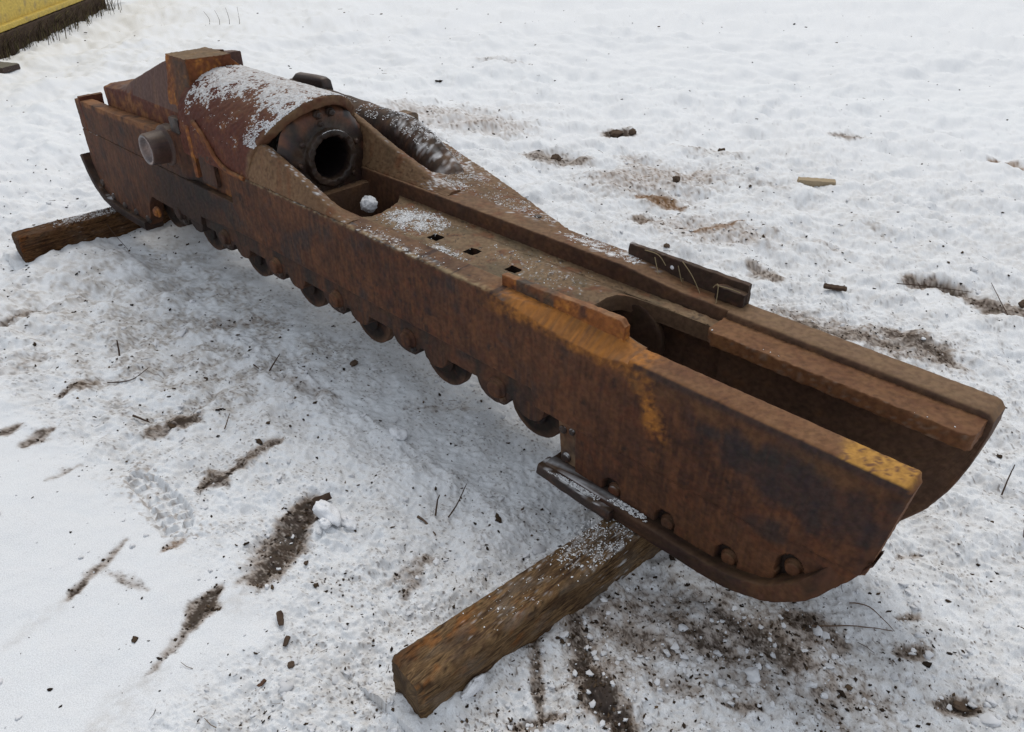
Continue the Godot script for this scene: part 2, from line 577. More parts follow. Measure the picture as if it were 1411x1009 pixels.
func smear(x0: float, z0: float, x1: float, z1: float, w: float, s: float, kind: int) -> void:
	var a := Vector2(x0, z0)
	var b := Vector2(x1, z1)
	var reach := w * 6.0 + 0.03
	for j in range(maxi(0, int((minf(z0, z1) - reach - GZ0) / GC)), mini(GH, int((maxf(z0, z1) + reach - GZ0) / GC) + 1)):
		for i in range(maxi(0, int((minf(x0, x1) - reach - GX0) / GC)), mini(GW, int((maxf(x0, x1) + reach - GX0) / GC) + 1)):
			var p := Vector2(GX0 + i * GC, GZ0 + j * GC)
			var t := clampf((p - a).dot(b - a) / maxf((b - a).length_squared(), 1e-6), 0.0, 1.0)
			var wob := gB.get_noise_2d(p.x * 2.0, p.y * 2.0)
			var d := p.distance_to(a.lerp(b, t)) / (w * (1.0 - 0.45 * absf(t - 0.5) * 2.0))
			var v := s * (1.0 - sm(0.1, 2.6, d + 0.9 * wob))
			var k := j * GW + i
			if kind == 2: grey_grid[k] = maxf(grey_grid[k], v)
			else:
				soil_grid[k] = maxf(soil_grid[k], v)
				if kind == 1: warm_grid[k] = maxf(warm_grid[k], v)

func look(g: PackedFloat32Array, x: float, z: float) -> float:
	var fx := (x - GX0) / GC
	var fz := (z - GZ0) / GC
	var i := int(fx)
	var j := int(fz)
	if fx < 0.0 or fz < 0.0 or i >= GW - 1 or j >= GH - 1: return 0.0
	fx -= i; fz -= j
	var k := j * GW + i
	return lerpf(lerpf(g[k], g[k + 1], fx), lerpf(g[k + GW], g[k + GW + 1], fx), fz)

# how trampled and crumbly the snow is (0 smooth drift, 1 churned)
func churn(x: float, z: float) -> float:
	var smooth := sm(0.62, 0.85, z + 0.12 * (x + 1.5)) * sm(-1.15, -1.35, x)
	var c := 1.0 - 0.9 * smooth
	c *= 1.0 - 0.5 * sm(2.5, 6.0, Vector2(x + 1.5, z + 0.5).length())
	return c

func ground_y(x: float, z: float) -> float:
	var d := Vector2(x, z - 1.266).length()
	var near := 1.0 - sm(3.0, 9.0, d)
	var c := churn(x, z)
	var h := gA.get_noise_2d(x, z) * lerpf(0.07, 0.022, near)
	# tyre ruts and old tracks in the open snow beyond the frame
	var open := sm(2.2, 3.6, d) * (1.0 - sm(9.0, 14.0, d))
	if open > 0.0:
		h += open * 0.045 * gB.get_noise_2d(x * 0.32 + z * 0.12, z * 0.5)
		h += open * 0.045 * (0.25 - absf(gB.get_noise_2d(x * 0.5 - z * 0.2 + 40.0, z * 0.45))) * sm(-0.1, 0.3, gA.get_noise_2d(x * 0.6 + 77.0, z * 0.6))
	h += gB.get_noise_2d(x, z) * (0.004 + 0.026 * c)
	var q := gC.get_noise_2d(x, z)
	h += (absf(q) * -1.4 + 0.35) * 0.0125 * c
	if d < 5.0: h += gD.get_noise_2d(x, z) * 0.003 * c
	# snow banked against the timbers, and flattened under the frame
	var tx := absf(x - (-0.845 + (0.35 - z) * 0.11))
	if z < 0.72 and z > -0.9: h = lerpf(h, h * 0.5 + 0.022 + 0.045 * gB.get_noise_2d(x * 0.9, z * 0.9), 1.0 - sm(0.05, 0.16, tx))
	var ux := absf(x + 3.9)
	if z < 0.5 and z > -0.9: h = lerpf(h, h * 0.4 + 0.012 + 0.04 * gB.get_noise_2d(x * 0.9, z * 0.9), 1.0 - sm(0.05, 0.2, ux))
	if z < 0.1 and z > -0.5 and x > -4.3 and x < 0.0: h *= 0.6
	h -= 0.006 * look(soil_grid, x, z)
	# the boot print
	if x > -2.2 and x < -1.6 and z > 0.62 and z < 0.88:
		var u := (x + 2.09) / 0.37                       # 0 heel .. 1 toe
		var v := (z - 0.762 + 0.012 * sin(u * 4.0)) / 0.052
		var half := lerpf(0.72, 1.0, sm(0.35, 0.75, u)) * sqrt(clampf(1.0 - pow(absf(u - 0.5) * 2.02, 4.0), 0.0, 1.0))
		var inside := 1.0 - sm(0.82, 1.12, absf(v) / maxf(half, 0.05))
		if half > 0.08 and inside > 0.0:
			var lug := 0.0
			if u > 0.42 or u < 0.3:
				lug = sm(0.25, 0.6, sin(u * 62.0 + sin(v * 2.0) * 1.2)) * sm(0.2, 0.55, absf(sin(v * 3.6 + 0.6)))
			h = lerpf(h, -0.021 + 0.4 * h + 0.017 * lug * (0.75 + 0.6 * gC.get_noise_2d(x * 2.0, z * 2.0)) + 0.003 * gD.get_noise_2d(x, z) - 0.006 * sm(0.5, 0.95, absf(v) / maxf(half, 0.05)), inside)
	return h

func ground_color(x: float, z: float, y: float) -> Color:
	var d := Vector2(x, z - 1.266).length()
	var fresh := sm(1.6, 4.0, Vector2(x + 1.6, z - 0.3).length())  # packed to fresh snow; light falloff towards the viewer also put in this colour
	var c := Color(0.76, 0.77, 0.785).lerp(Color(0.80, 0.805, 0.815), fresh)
	var a := gA.get_noise_2d(x * 2.0 + 31.0, z * 2.0)
	var b := gB.get_noise_2d(x * 1.3 + 9.0, z * 1.3)
	var f := gC.get_noise_2d(x * 1.7, z * 1.7 + 5.0)
	var ch := churn(x, z)
	# dirty, driven-over strip left of the frame and churned ground at its fork end
	var dirty := 0.36 * sm(-0.5, 0.5, b + 0.5 * a) * ch * (1.0 - sm(3.5, 7.0, d))
	var side := sm(-0.25, 0.0, z) * (1.0 - sm(0.55, 0.8, z)) * sm(-2.0, -2.3, x) * (1.0 - sm(-3.4, -3.9, x))
	dirty += 0.6 * side * sm(-0.35, 0.25, b + 0.4 * f)
	var fork := sm(-1.3, -0.9, x) * sm(-0.5, -0.1, z)
	dirty += 0.25 * fork
	dirty += 0.12 * sm(-4.5, -3.0, z) * (1.0 - sm(-0.6, -0.4, z)) * sm(-3.0, -2.0, x)
	dirty = maxf(dirty, look(grey_grid, x, z) * 1.1)
	c = c.lerp(Color(0.44, 0.40, 0.36), clampf(dirty * (0.55 + 0.9 * f), 0.0, 0.85))
	# fine peppering of soil where it is dirty
	if d < 7.0:
		var pep := ns.get_noise_2d(x * 0.62, z * 0.62) + 0.45 * gD.get_noise_2d(x, z) + 0.25 * b
		c = c.lerp(Color(0.13, 0.095, 0.075), sm(0.52 - 0.4 * clampf(dirty, 0.0, 0.8), 0.85 - 0.3 * dirty, pep) * 0.75 * ch * (1.0 - 0.75 * sm(2.4, 4.2, d)))
	if x > -2.12 and x < -1.68 and z > 0.70 and z < 0.82:
		c = c.lerp(Color(0.36, 0.31, 0.27), sm(0.05, 0.5, gC.get_noise_2d(x * 2.0, z * 2.0) + 0.5 * gD.get_noise_2d(x, z)) * 0.75)
	var s := look(soil_grid, x, z)
	if s > 0.01:
		var w := look(warm_grid, x, z)
		var earth := Color(0.075, 0.055, 0.042).lerp(Color(0.17, 0.09, 0.04), clampf(w * 1.3 + 0.2 * b, 0.0, 1.0))
		c = c.lerp(Color(0.30, 0.235, 0.185).lerp(Color(0.33, 0.2, 0.11), w), sm(0.0, 0.6, s + 0.22 * f) * 0.8)
		var m := sm(0.3, 1.05, s * 1.0 + 0.45 * gD.get_noise_2d(x * 0.8, z * 0.8) + 0.5 * ns.get_noise_2d(x, z) + 0.4 * f)
		c = c.lerp(earth * lerpf(1.0, 0.6, sm(0.7, 1.1, s)), clampf(m, 0.0, 0.93))
	return c

func build_ground() -> void:
	gA = noise(31, 0.9, 2)
	gB = noise(32, 5.0, 3)
	gC = noise(33, 17.0, 3)
	gD = noise(34, 60.0, 2)
	soil_grid.resize(GW * GH)
	warm_grid.resize(GW * GH)
	grey_grid.resize(GW * GH)
	smear(-1.88, 0.64, -1.89, 0.37, 0.02, 0.8, 0)
	smear(-2.24, 0.62, -2.21, 0.49, 0.03, 0.7, 0)
	smear(-1.72, 1.08, -1.82, 0.89, 0.01, 0.6, 0)
	smear(-1.7, 0.84, -1.71, 0.78, 0.01, 0.5, 1)
	smear(-1.43, 0.72, -1.55, 0.49, 0.04, 1.1, 0)
	smear(-1.43, 0.89, -1.47, 0.82, 0.01, 1.2, 0)
	smear(-1.37, 1.03, -1.44, 0.88, 0.01, 0.5, 0)
	smear(-1.36, 1.02, -1.32, 1.19, 0.03, 0.3, 2)
	smear(-1.72, 1.08, -1.68, 1.23, 0.02, 0.25, 2)
	smear(-1.55, 0.49, -1.4, 0.79, 0.06, 0.25, 2)
	smear(-2.72, -5.54, -1.59, -4.61, 0.15, 0.2, 2)
	smear(-2.72, -6.1, -1.1, -4.63, 0.11, 0.25, 2)
	smear(-1.74, -5.51, -1.36, -5.6, 0.14, 0.3, 0)
	smear(-2.57, -2.28, -2.31, -2.7, 0.25, 0.35, 1)
	smear(-2.11, -1.97, -1.59, -2.09, 0.14, 0.3, 1)
	smear(-4.64, -2.44, -3.72, -2.56, 0.23, 0.3, 1)
	smear(-1.14, -1.52, -0.52, -1.59, 0.08, 0.45, 0)
	smear(-0.81, 0.28, -0.53, -0.05, 0.07, 0.4, 0)
	smear(-0.6, 0.16, -0.16, -0.04, 0.07, 0.35, 0)
	smear(-0.48, 0.03, -0.3, -0.12, 0.07, 0.5, 0)
	smear(-0.73, 0.27, -0.51, 0.41, 0.05, 0.45, 0)
	smear(-1.43, 0.9, -1.48, 0.81, 0.02, 1.15, 0)
	smear(-1.73, 1.07, -1.74, 1.03, 0.01, 1.2, 0)
	smear(-1.88, 0.63, -1.88, 0.54, 0.03, 1.3, 0)
	smear(-1.55, 0.54, -1.57, 0.46, 0.03, 1.1, 0)
	smear(-1.45, 0.67, -1.53, 0.55, 0.03, 0.7, 0)
	smear(-2.23, 0.57, -2.21, 0.5, 0.03, 1.1, 0)
	smear(-2.57, 0.97, -2.57, 0.92, 0.02, 0.9, 0)
	smear(-2.46, 0.93, -2.47, 0.85, 0.02, 0.7, 0)
	smear(-2.66, 0.73, -2.65, 0.65, 0.03, 0.8, 0)
	smear(-3.31, 0.73, -3.34, 0.59, 0.03, 0.6, 0)
	smear(-1.73, 0.97, -1.6, 0.93, 0.01, 0.4, 0)
	smear(-2.23, 0.95, -2.23, 0.85, 0.01, 0.35, 0)
	smear(-2.92, 0.86, -2.96, 0.7, 0.04, 0.3, 0)
	smear(-2.35, -2.21, -2.13, -2.24, 0.05, 0.9, 1)
	smear(-1.86, -1.96, -1.74, -2.2, 0.03, 0.8, 1)
	smear(-2.19, -1.96, -2.11, -1.97, 0.04, 0.7, 0)
	smear(-3.17, -2.97, -3.04, -2.98, 0.06, 1.1, 0)
	smear(-3.26, -2.31, -2.95, -2.41, 0.08, 0.6, 0)
	smear(-2.04, -3.99, -1.94, -4.04, 0.07, 0.6, 0)
	smear(-1.13, -4.16, -0.99, -4.15, 0.05, 0.7, 1)
	smear(-3.96, -2.45, -3.9, -2.75, 0.07, 0.4, 1)
	smear(-1.08, -1.48, -0.88, -1.49, 0.04, 0.8, 0)
	smear(-0.89, -1.52, -0.72, -1.57, 0.05, 0.7, 0)
	smear(-0.76, -1.68, -0.54, -1.61, 0.05, 0.9, 0)
	smear(-0.89, -2.2, -0.69, -2.27, 0.04, 1, 0)
	smear(-0.69, -2.27, -0.42, -2.13, 0.04, 0.9, 0)
	smear(-0.52, -2.2, -0.45, -2.23, 0.06, 0.7, 0)
	smear(-0.38, -1.12, -0.32, -1.13, 0.02, 0.5, 0)
	smear(-0.28, -0.49, -0.24, -0.55, 0.01, 0.5, 0)
	smear(-0.81, 0.35, -0.64, 0.51, 0.01, 0.8, 0)
	smear(-0.77, 0.25, -0.66, 0.33, 0.02, 0.9, 0)
	smear(-0.67, 0.34, -0.5, 0.4, 0.03, 1.3, 0)
	smear(-0.7, 0.2, -0.53, 0.17, 0.03, 0.6, 0)
	smear(-0.59, 0.08, -0.45, 0.08, 0.04, 0.75, 0)
	smear(-0.51, -0.01, -0.34, -0.02, 0.04, 0.85, 0)
	smear(-0.4, -0.11, -0.29, -0.13, 0.03, 0.9, 0)
	smear(-0.38, 0.01, -0.29, -0.02, 0.02, 0.8, 0)
	smear(-0.16, -0.2, -0.11, -0.24, 0.02, 0.8, 0)
	smear(-0.04, -0.13, 0.01, -0.18, 0.02, 1, 0)
	smear(-0.38, 0.2, -0.32, 0.16, 0.01, 0.8, 0)
	smear(-0.27, 0.02, -0.17, 0.08, 0.02, 0.5, 0)
	smear(-0.54, 0.25, -0.44, 0.22, 0.03, 0.4, 0)
	smear(-0.69, 0.56, -0.62, 0.46, 0.01, 0.8, 0)
	smear(-0.2, -0.29, -0.17, -0.34, 0.01, 0.7, 0)
	smear(-0.52, 0.09, -0.53, -0.05, 0.01, 0.6, 0)
	smear(-1.12, 0.49, -1.18, 0.37, 0.02, 0.5, 0)
	smear(-1.14, 0.75, -1.19, 0.61, 0.02, 0.35, 2)
	smear(-1.08, 0.94, -1.13, 0.74, 0.03, 0.4, 2)
	smear(-1.18, 0.48, -1.16, 0.35, 0.02, 0.4, 0)
	smear(-2.18, -0.2, -1.88, -0.15, 0.03, 0.2, 2)
	smear(-1.74, -0.03, -1.6, -0.17, 0.02, 0.25, 0)
	smear(-3.66, -9.16, -3.35, -8.78, 0.15, 0.2, 0)
	smear(-5.52, -4.03, -4.92, -3.98, 0.09, 0.25, 0)
	smear(-2.79, -2.7, -2.53, -2.57, 0.08, 0.35, 1)
	smear(-2.72, -3.08, -2.33, -3.14, 0.07, 0.25, 0)
	smear(-2.04, -2.79, -1.82, -2.81, 0.04, 0.25, 0)
	smear(-1.76, -2.17, -1.57, -2.11, 0.04, 0.3, 1)
	smear(-1.42, -2.26, -1.24, -2.26, 0.03, 0.3, 0)
	smear(-1.44, -1.79, -1.29, -1.74, 0.04, 0.6, 0)
	smear(-1.36, -2.7, -1.11, -2.55, 0.03, 0.2, 0)
	smear(-4.48, -2.87, -3.87, -3.18, 0.1, 0.25, 2)
	smear(-2.55, -0.34, -2.43, -0.37, 0.04, 0.3, 0)
	smear(-2.7, 0.14, -2.58, -0.05, 0.04, 0.3, 0)
	smear(-3.04, 0.51, -2.69, 0.05, 0.08, 0.35, 2)
	smear(-3.38, 0.71, -2.95, 0.54, 0.08, 0.4, 2)
	smear(-2.91, -0.08, -2.32, -0.22, 0.09, 0.35, 2)
	smear(-3.27, 0.17, -3.1, -0.19, 0.08, 0.3, 2)
	smear(-2.21, 0.18, -1.95, 0.11, 0.03, 0.3, 0)
	smear(-0.93, 0.31, -0.86, 0.17, 0.02, 0.35, 0)
	smear(-0.89, 0.5, -0.85, 0.35, 0.02, 0.3, 0)
	# polar sheet round the photographer's feet: fine underfoot, coarse towards the horizon
	var radii := []
	var r := 0.35
	while r < 420.0:
		radii.append(r)
		var step := 0.0036
		if r < 0.9: step = 0.05
		elif r > 22.0: step = 0.09
		elif r > 9.0: step = 0.02
		elif r > 5.0: step = 0.006
		elif r < 3.2: step = 0.0023
		r *= 1.0 + step
	var angs := []
	var mid := 3.9076                          # heading of the view: atan2 of (-0.694, -0.720)
	for i in range(0, 30): angs.append(mid - PI + (PI - 1.4) * i / 30.0)
	for i in range(0, 90): angs.append(mid - 1.4 + 0.52 * i / 90.0)
	for i in range(0, 780): angs.append(mid - 0.88 + 1.76 * i / 780.0)
	for i in range(0, 90): angs.append(mid + 0.88 + 0.52 * i / 90.0)
	for i in range(0, 31): angs.append(mid + 1.4 + (PI - 1.4) * i / 30.0)
	var na := angs.size()
	var nr := radii.size()
	var v := PackedVector3Array()
	var c := PackedColorArray()
	var n := PackedVector3Array()
	v.resize(na * nr); c.resize(na * nr); n.resize(na * nr)
	var ca := PackedFloat32Array()
	var sa := PackedFloat32Array()
	for t in angs:
		ca.append(sin(t)); sa.append(cos(t))
	for i in nr:
		var rr: float = radii[i]
		for j in na:
			var x := ca[j] * rr
			var z := sa[j] * rr + 1.266
			var y := ground_y(x, z) if rr < 60.0 else gA.get_noise_2d(x, z) * 0.07
			v[i * na + j] = Vector3(x, y, z)
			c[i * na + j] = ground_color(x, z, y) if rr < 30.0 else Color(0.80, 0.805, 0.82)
	for i in nr:
		var i0 := maxi(i - 1, 0) * na
		var i1 := mini(i + 1, nr - 1) * na
		for j in na:
			var q := (v[i1 + j] - v[i0 + j]).cross(v[i * na + mini(j + 1, na - 1)] - v[i * na + maxi(j - 1, 0)])
			if q.y < 0.0: q = -q
			n[i * na + j] = q.normalized()
	var ix := PackedInt32Array()
	ix.resize((nr - 1) * (na - 1) * 6)
	var k := 0
	for i in nr - 1:
		for j in na - 1:
			var a := i * na + j
			ix[k] = a; ix[k + 1] = a + na; ix[k + 2] = a + na + 1
			ix[k + 3] = a; ix[k + 4] = a + na + 1; ix[k + 5] = a + 1
			k += 6
	# middle: a small fan under the photographer
	var cen := v.size()
	v.append(Vector3(0, 0, 1.266)); n.append(Vector3.UP); c.append(Color(0.8, 0.805, 0.82))
	for j in na - 1: ix.append_array([cen, j, j + 1])
	var g := v[1 * na + 20] - v[20]
	var h := v[21] - v[20]
	if h.cross(g).y < 0.0:                      # clockwise seen from above
		for t in range(0, ix.size(), 3):
			var s := ix[t + 1]
			ix[t + 1] = ix[t + 2]; ix[t + 2] = s
	var arr := []
	arr.resize(Mesh.ARRAY_MAX)
	arr[Mesh.ARRAY_VERTEX] = v; arr[Mesh.ARRAY_NORMAL] = n; arr[Mesh.ARRAY_COLOR] = c; arr[Mesh.ARRAY_INDEX] = ix
	var m := ArrayMesh.new()
	m.add_surface_from_arrays(Mesh.PRIMITIVE_TRIANGLES, arr)
	m.surface_set_material(0, M.snow)
	var o := MeshInstance3D.new()
	o.name = "ground"
	o.mesh = m
	add_child(o)
	tag(o, "snow-covered yard, trampled and soiled around the iron frame", "ground", "", "structure")

# ---------------------------------------------------------------- where wind-blown snow dust lies on iron and wood
func blob(p: Vector3, x: float, z: float, rx: float, rz: float) -> float:
	return 1.0 - sm(0.3, 1.0, Vector2((p.x - x) / rx, (p.z - z) / rz).length())

func frost(p: Vector3) -> float:
	var a := 0.0
	if p.y > 0.5:
		a = maxf(a, 0.68 * blob(p, -1.87, -0.23, 0.17, 0.12))
		a = maxf(a, 0.55 * blob(p, -1.62, -0.13, 0.12, 0.05))
		a = maxf(a, 0.25 * blob(p, -1.35, -0.24, 0.3, 0.1))
		a = maxf(a, 0.52 * blob(p, -2.15, -0.58, 0.45, 0.26))
		a = maxf(a, 0.66 * blob(p, -1.93, -0.42, 0.13, 0.10))
		a = maxf(a, 0.36 * blob(p, -1.6, -0.45, 0.3, 0.1))
		a = maxf(a, 0.5 * blob(p, -1.22, -0.39, 0.24, 0.06))
		a = maxf(a, 0.34 * blob(p, -2.25, -0.03, 0.35, 0.06))
		a = maxf(a, 0.36 * blob(p, -1.75, -0.02, 0.35, 0.05))
	elif p.x > -2.0:
		a = maxf(a, 0.9 * blob(p, -0.98, 0.02, 0.14, 0.06))
		a = maxf(a, 0.5 * blob(p, -0.8, 0.01, 0.1, 0.03))
		a = maxf(a, 0.52 * blob(p, -0.83, 0.1, 0.16, 0.18))
		a = maxf(a, 0.22 * blob(p, -0.86, 0.36, 0.12, 0.22))
	else:
		a = maxf(a, 0.5 * blob(p, -3.9, 0.1, 0.1, 0.3))
	return a * (0.75 + 0.9 * nm.get_noise_3d(p.x * 1.3, 2.0, p.z * 1.3))

# ---------------------------------------------------------------- the track frame
const BASE := Vector3(-2.1, 0.13, -0.21)
const ROLLERS := [-1.209, -1.595, -1.971, -2.342, -2.709, -3.073, -3.43]
const GUARD := [[-1.07, 0.135], [-0.66, 0.123], [-0.57, 0.122], [-0.508, 0.127], [-0.45, 0.143], [-0.404, 0.163], [-0.36, 0.198], [-0.319, 0.24], [-0.272, 0.308], [-0.238, 0.378]]
const REAR_GUARD := [[-4.10, 0.345], [-4.06, 0.255], [-4.0, 0.19], [-3.93, 0.155], [-3.84, 0.138], [-3.7, 0.13], [-3.5, 0.13]]

func lean_front(x: float, y: float) -> float:
	return 0.13 * (y - 0.6) * sm(-0.6, -0.21, x)

func strip(mb: MB, path: Array, z0: float, z1: float, thick: float) -> void:
	var rows := []
	var pts := smooth_line(path, 7)
	for i in pts.size():
		var a: Vector3 = pts[maxi(i - 1, 0)]
		var b: Vector3 = pts[mini(i + 1, pts.size() - 1)]
		var d := (b - a).normalized()
		var up := Vector3(-d.y, d.x, 0.0)
		var row := PackedVector3Array()
		for p in ring(rect(z0, z1, 0.0, thick), 0.008, 0.012, i == 0):
			row.append(pts[i] + up * p.y + Vector3(0, 0, p.x - (0.032 * sm(0.22, 0.32, pts[i].y) if p.x > 0.0 and pts[i].x > -1.0 else 0.0)))
		rows.append(row)
	mb.sweep(rows)

func to_path(t: Array) -> Array:
	var o := []
	for p in t: o.append(Vector3(p[0], p[1], 0.0))
	return o

func bolt(called: String, parent: Node, at: Vector3, axis: Vector3, r: float, h: float, k := 3, hex := false) -> void:
	var mb := MB.new(self, k, 0.0006)
	lathe(mb, at, axis, [Vector2(-0.004, r * 1.25), Vector2(h * 0.35, r * 1.25), Vector2(h * 0.4, r), Vector2(h, r * 0.92), Vector2(h, 0.0)], 6 if hex else 18)
	part(called, mb, M.oily if k == 3 else M.rust, parent, BASE)

func build_frame() -> void:
	var t := thing("crawler_track_frame", "long rusty brown crawler track frame with forked end lying across two timbers", "track frame", BASE)
	var mb: MB
	# --- side beams: the long outer plates, with a bevel that opens under the fin
	mb = MB.new(self, 0)
	sweep_x(mb, spaced(-2.64, -0.85, 0.006), func(x):
		var ch := 0.004 + 0.036 * sm(-1.36, -0.98, x)
		var lo := lerpf(0.372, 0.318, sm(-1.15, -1.13, x))
		return [Vector2(-0.075, lo), Vector2(0.0, lo), Vector2(0.0, 0.607 - ch + 0.014 * sm(-0.93, -0.86, x)), Vector2(-ch * 1.3, 0.607 - 0.016 * sm(-0.94, -0.86, x)), Vector2(-0.075, 0.61 - 0.014 * sm(-0.94, -0.86, x))], 0.004, 0.006)
	part("side_beam", mb, M.rust, t, BASE)
	mb = MB.new(self, 0)
	sweep_x(mb, spaced(-2.94, -1.13, 0.012), func(x): return rect(-0.07, -0.014, 0.30, 0.374), 0.004, 0.012)
	for i in mb.v.size(): mb.c[i] = mb.c[i].lerp(Color(0.03, 0.025, 0.022), clampf(0.45 + 0.9 * nm.get_noise_3d(mb.v[i].x, 0.0, 3.0), 0.0, 0.85))
	part("roller_carrier", mb, M.rust, t, BASE)
	mb = MB.new(self, 4)
	sweep_x(mb, spaced(-2.64, -0.80, 0.011), func(x):
		var y := lerpf(0.625, 0.603, sm(-1.15, -0.9, x))
		var zi := lerpf(-0.335, -0.347, sm(-1.12, -0.9, x))
		return [Vector2(-0.42, 0.372), Vector2(zi, 0.372), Vector2(zi, y), Vector2(-0.42, y)], 0.006, 0.009)
	for i in mb.v.size():
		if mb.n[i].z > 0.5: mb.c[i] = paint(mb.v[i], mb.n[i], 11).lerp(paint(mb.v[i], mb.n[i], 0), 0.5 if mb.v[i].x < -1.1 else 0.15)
		elif mb.n[i].y > 0.6: mb.c[i] = mb.c[i].lerp(dusted(paint(mb.v[i], mb.n[i], 1), mb.v[i], mb.n[i], nf.get_noise_3dv(mb.v[i]), ns.get_noise_3dv(mb.v[i])), 0.5)
	part("side_beam", mb, M.rust, t, BASE)
	mb = MB.new(self, 11)
	sweep_x(mb, spaced(-2.94, -1.06, 0.04), func(x): return rect(-0.41, -0.35, 0.30, 0.374), 0.004, 0.03)
	part("roller_carrier", mb, M.rust, t, BASE)

	# --- deck between the beams, with three square holes and a curved front edge
	build_deck(t)

	# --- fork arms
	mb = MB.new(self, 4)
	sweep_x(mb, spaced(-0.85, -0.213, 0.005), func(x):
		var e := 0.012 * sm(-0.225, -0.213, x)
		var lo := lerpf(0.318, 0.337, sm(-0.5, -0.32, x))
		return [Vector2(-0.067 + e, lo), Vector2(-e, lo), Vector2(-e, 0.592 - e), Vector2(-0.067 + e, 0.598 - e)], 0.010, 0.005, true, lean_front)
	for i in mb.v.size():
		if mb.n[i].z > 0.6: mb.c[i] = paint(mb.v[i], mb.n[i], 0)
	var arm := part("fork_arm", mb, M.rust, t, BASE)
	mb = MB.new(self, 4)
	sweep_x(mb, spaced(-0.82, -0.235, 0.02), func(x): return rect(-0.118, -0.066, 0.515, 0.543), 0.006, 0.012)
	part("wear_strip", mb, M.rust, arm, BASE)
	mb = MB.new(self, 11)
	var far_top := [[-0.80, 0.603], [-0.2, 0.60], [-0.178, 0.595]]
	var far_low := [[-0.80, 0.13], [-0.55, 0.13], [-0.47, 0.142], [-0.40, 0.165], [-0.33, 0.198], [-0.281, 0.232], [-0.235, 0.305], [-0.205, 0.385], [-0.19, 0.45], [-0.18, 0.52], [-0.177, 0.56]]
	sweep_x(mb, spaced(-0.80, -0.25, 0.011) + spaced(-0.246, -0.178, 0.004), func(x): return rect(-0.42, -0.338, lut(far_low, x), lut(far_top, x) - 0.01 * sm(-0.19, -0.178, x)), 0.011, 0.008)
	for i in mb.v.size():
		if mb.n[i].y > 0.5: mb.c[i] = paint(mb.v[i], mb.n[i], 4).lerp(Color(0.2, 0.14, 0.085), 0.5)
	var arm2 := part("fork_arm", mb, M.rust, t, BASE)
	mb = MB.new(self, 4, 0.0025)
	sweep_x(mb, spaced(-0.805, -0.190, 0.008), func(x):
		var e := 0.012 * sm(-0.200, -0.190, x) + 0.012 * (1.0 - sm(-0.805, -0.79, x))
		return rect(-0.346, -0.256 - e, 0.545, 0.584), 0.004, 0.007)
	for i in mb.v.size():
		if mb.n[i].z > 0.4: mb.c[i] = mb.c[i].lerp(Color(0.2, 0.17, 0.14), sm(0.2, 0.5, nf.get_noise_3dv(mb.v[i])) * 0.35)
	part("wear_strip", mb, M.rust, arm2, BASE)
	# inner face of the far arm and the yoke seen through the fork
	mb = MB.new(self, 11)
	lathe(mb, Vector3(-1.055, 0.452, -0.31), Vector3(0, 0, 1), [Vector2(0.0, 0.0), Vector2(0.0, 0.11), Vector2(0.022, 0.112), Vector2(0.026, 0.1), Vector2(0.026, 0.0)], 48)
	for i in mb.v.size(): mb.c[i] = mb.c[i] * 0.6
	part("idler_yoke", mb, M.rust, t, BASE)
	mb = MB.new(self, 11)
	box(mb, Vector3(-1.22, 0.40, -0.21), Vector3(0.012, 0.16, 0.128), 0.004, 0.04)
	part("light_stop_web", mb, M.rust, t, BASE)  # web added under the deck to keep light away from its holes
	mb = MB.new(self, 3)
	box(mb, Vector3(-2.0, 0.36, -0.21), Vector3(0.9, 0.008, 0.134), 0.003, 0.06)
	part("light_stop_plate", mb, M.rust, t, BASE)  # unseen plate, added so no light leaks up through the square holes

	# --- front guard plates, their rubbing strips and the bolts in scalloped pockets
	build_guard(t)

	# --- fins that keep the track on: a plate on each side
	mb = MB.new(self, 2, 0.002)
	sweep_x(mb, spaced(-1.30, -0.902, 0.006), func(x):
		var e := 0.014 * sm(-0.917, -0.902, x)
		return rect(-0.070, -0.048, 0.576, lerpf(0.638, 0.651, sm(-1.30, -0.91, x)) - e), 0.004, 0.006)
	part("track_fin", mb, M.rust, t, BASE)
	mb = MB.new(self, 3, 0.002)
	sweep_x(mb, spaced(-1.155, -0.785, 0.01), func(x): return rect(-0.418, -0.402, 0.59, 0.658), 0.003, 0.01)
	for i in mb.v.size(): mb.c[i] = mb.c[i].lerp(Color(0.08, 0.05, 0.035), 0.5)
	var fin2 := part("track_fin", mb, M.rust, t, BASE)
	mb = MB.new(self, 3, 0.002)
	box(mb, Vector3(-0.822, 0.622, -0.388), Vector3(0.04, 0.018, 0.012), 0.003, 0.008)
	part("fin_tab", mb, M.rust, fin2, BASE)
	mb = MB.new(self, 8, 0.0)
	lathe(mb, Vector3(-1.01, 0.632, -0.4025), Vector3(0, 0, 1), [Vector2(0.0, 0.006), Vector2(0.0025, 0.0055), Vector2(0.003, 0.0)], 10)
	part("hole_disc", mb, M.snow, fin2, BASE)  # added white disc, stands for a hole through the fin with snow behind

	# --- recoil housing: arched cover, end plate with bored hub, gussets
	build_housing(t)

	# --- rear end
	build_rear(t)

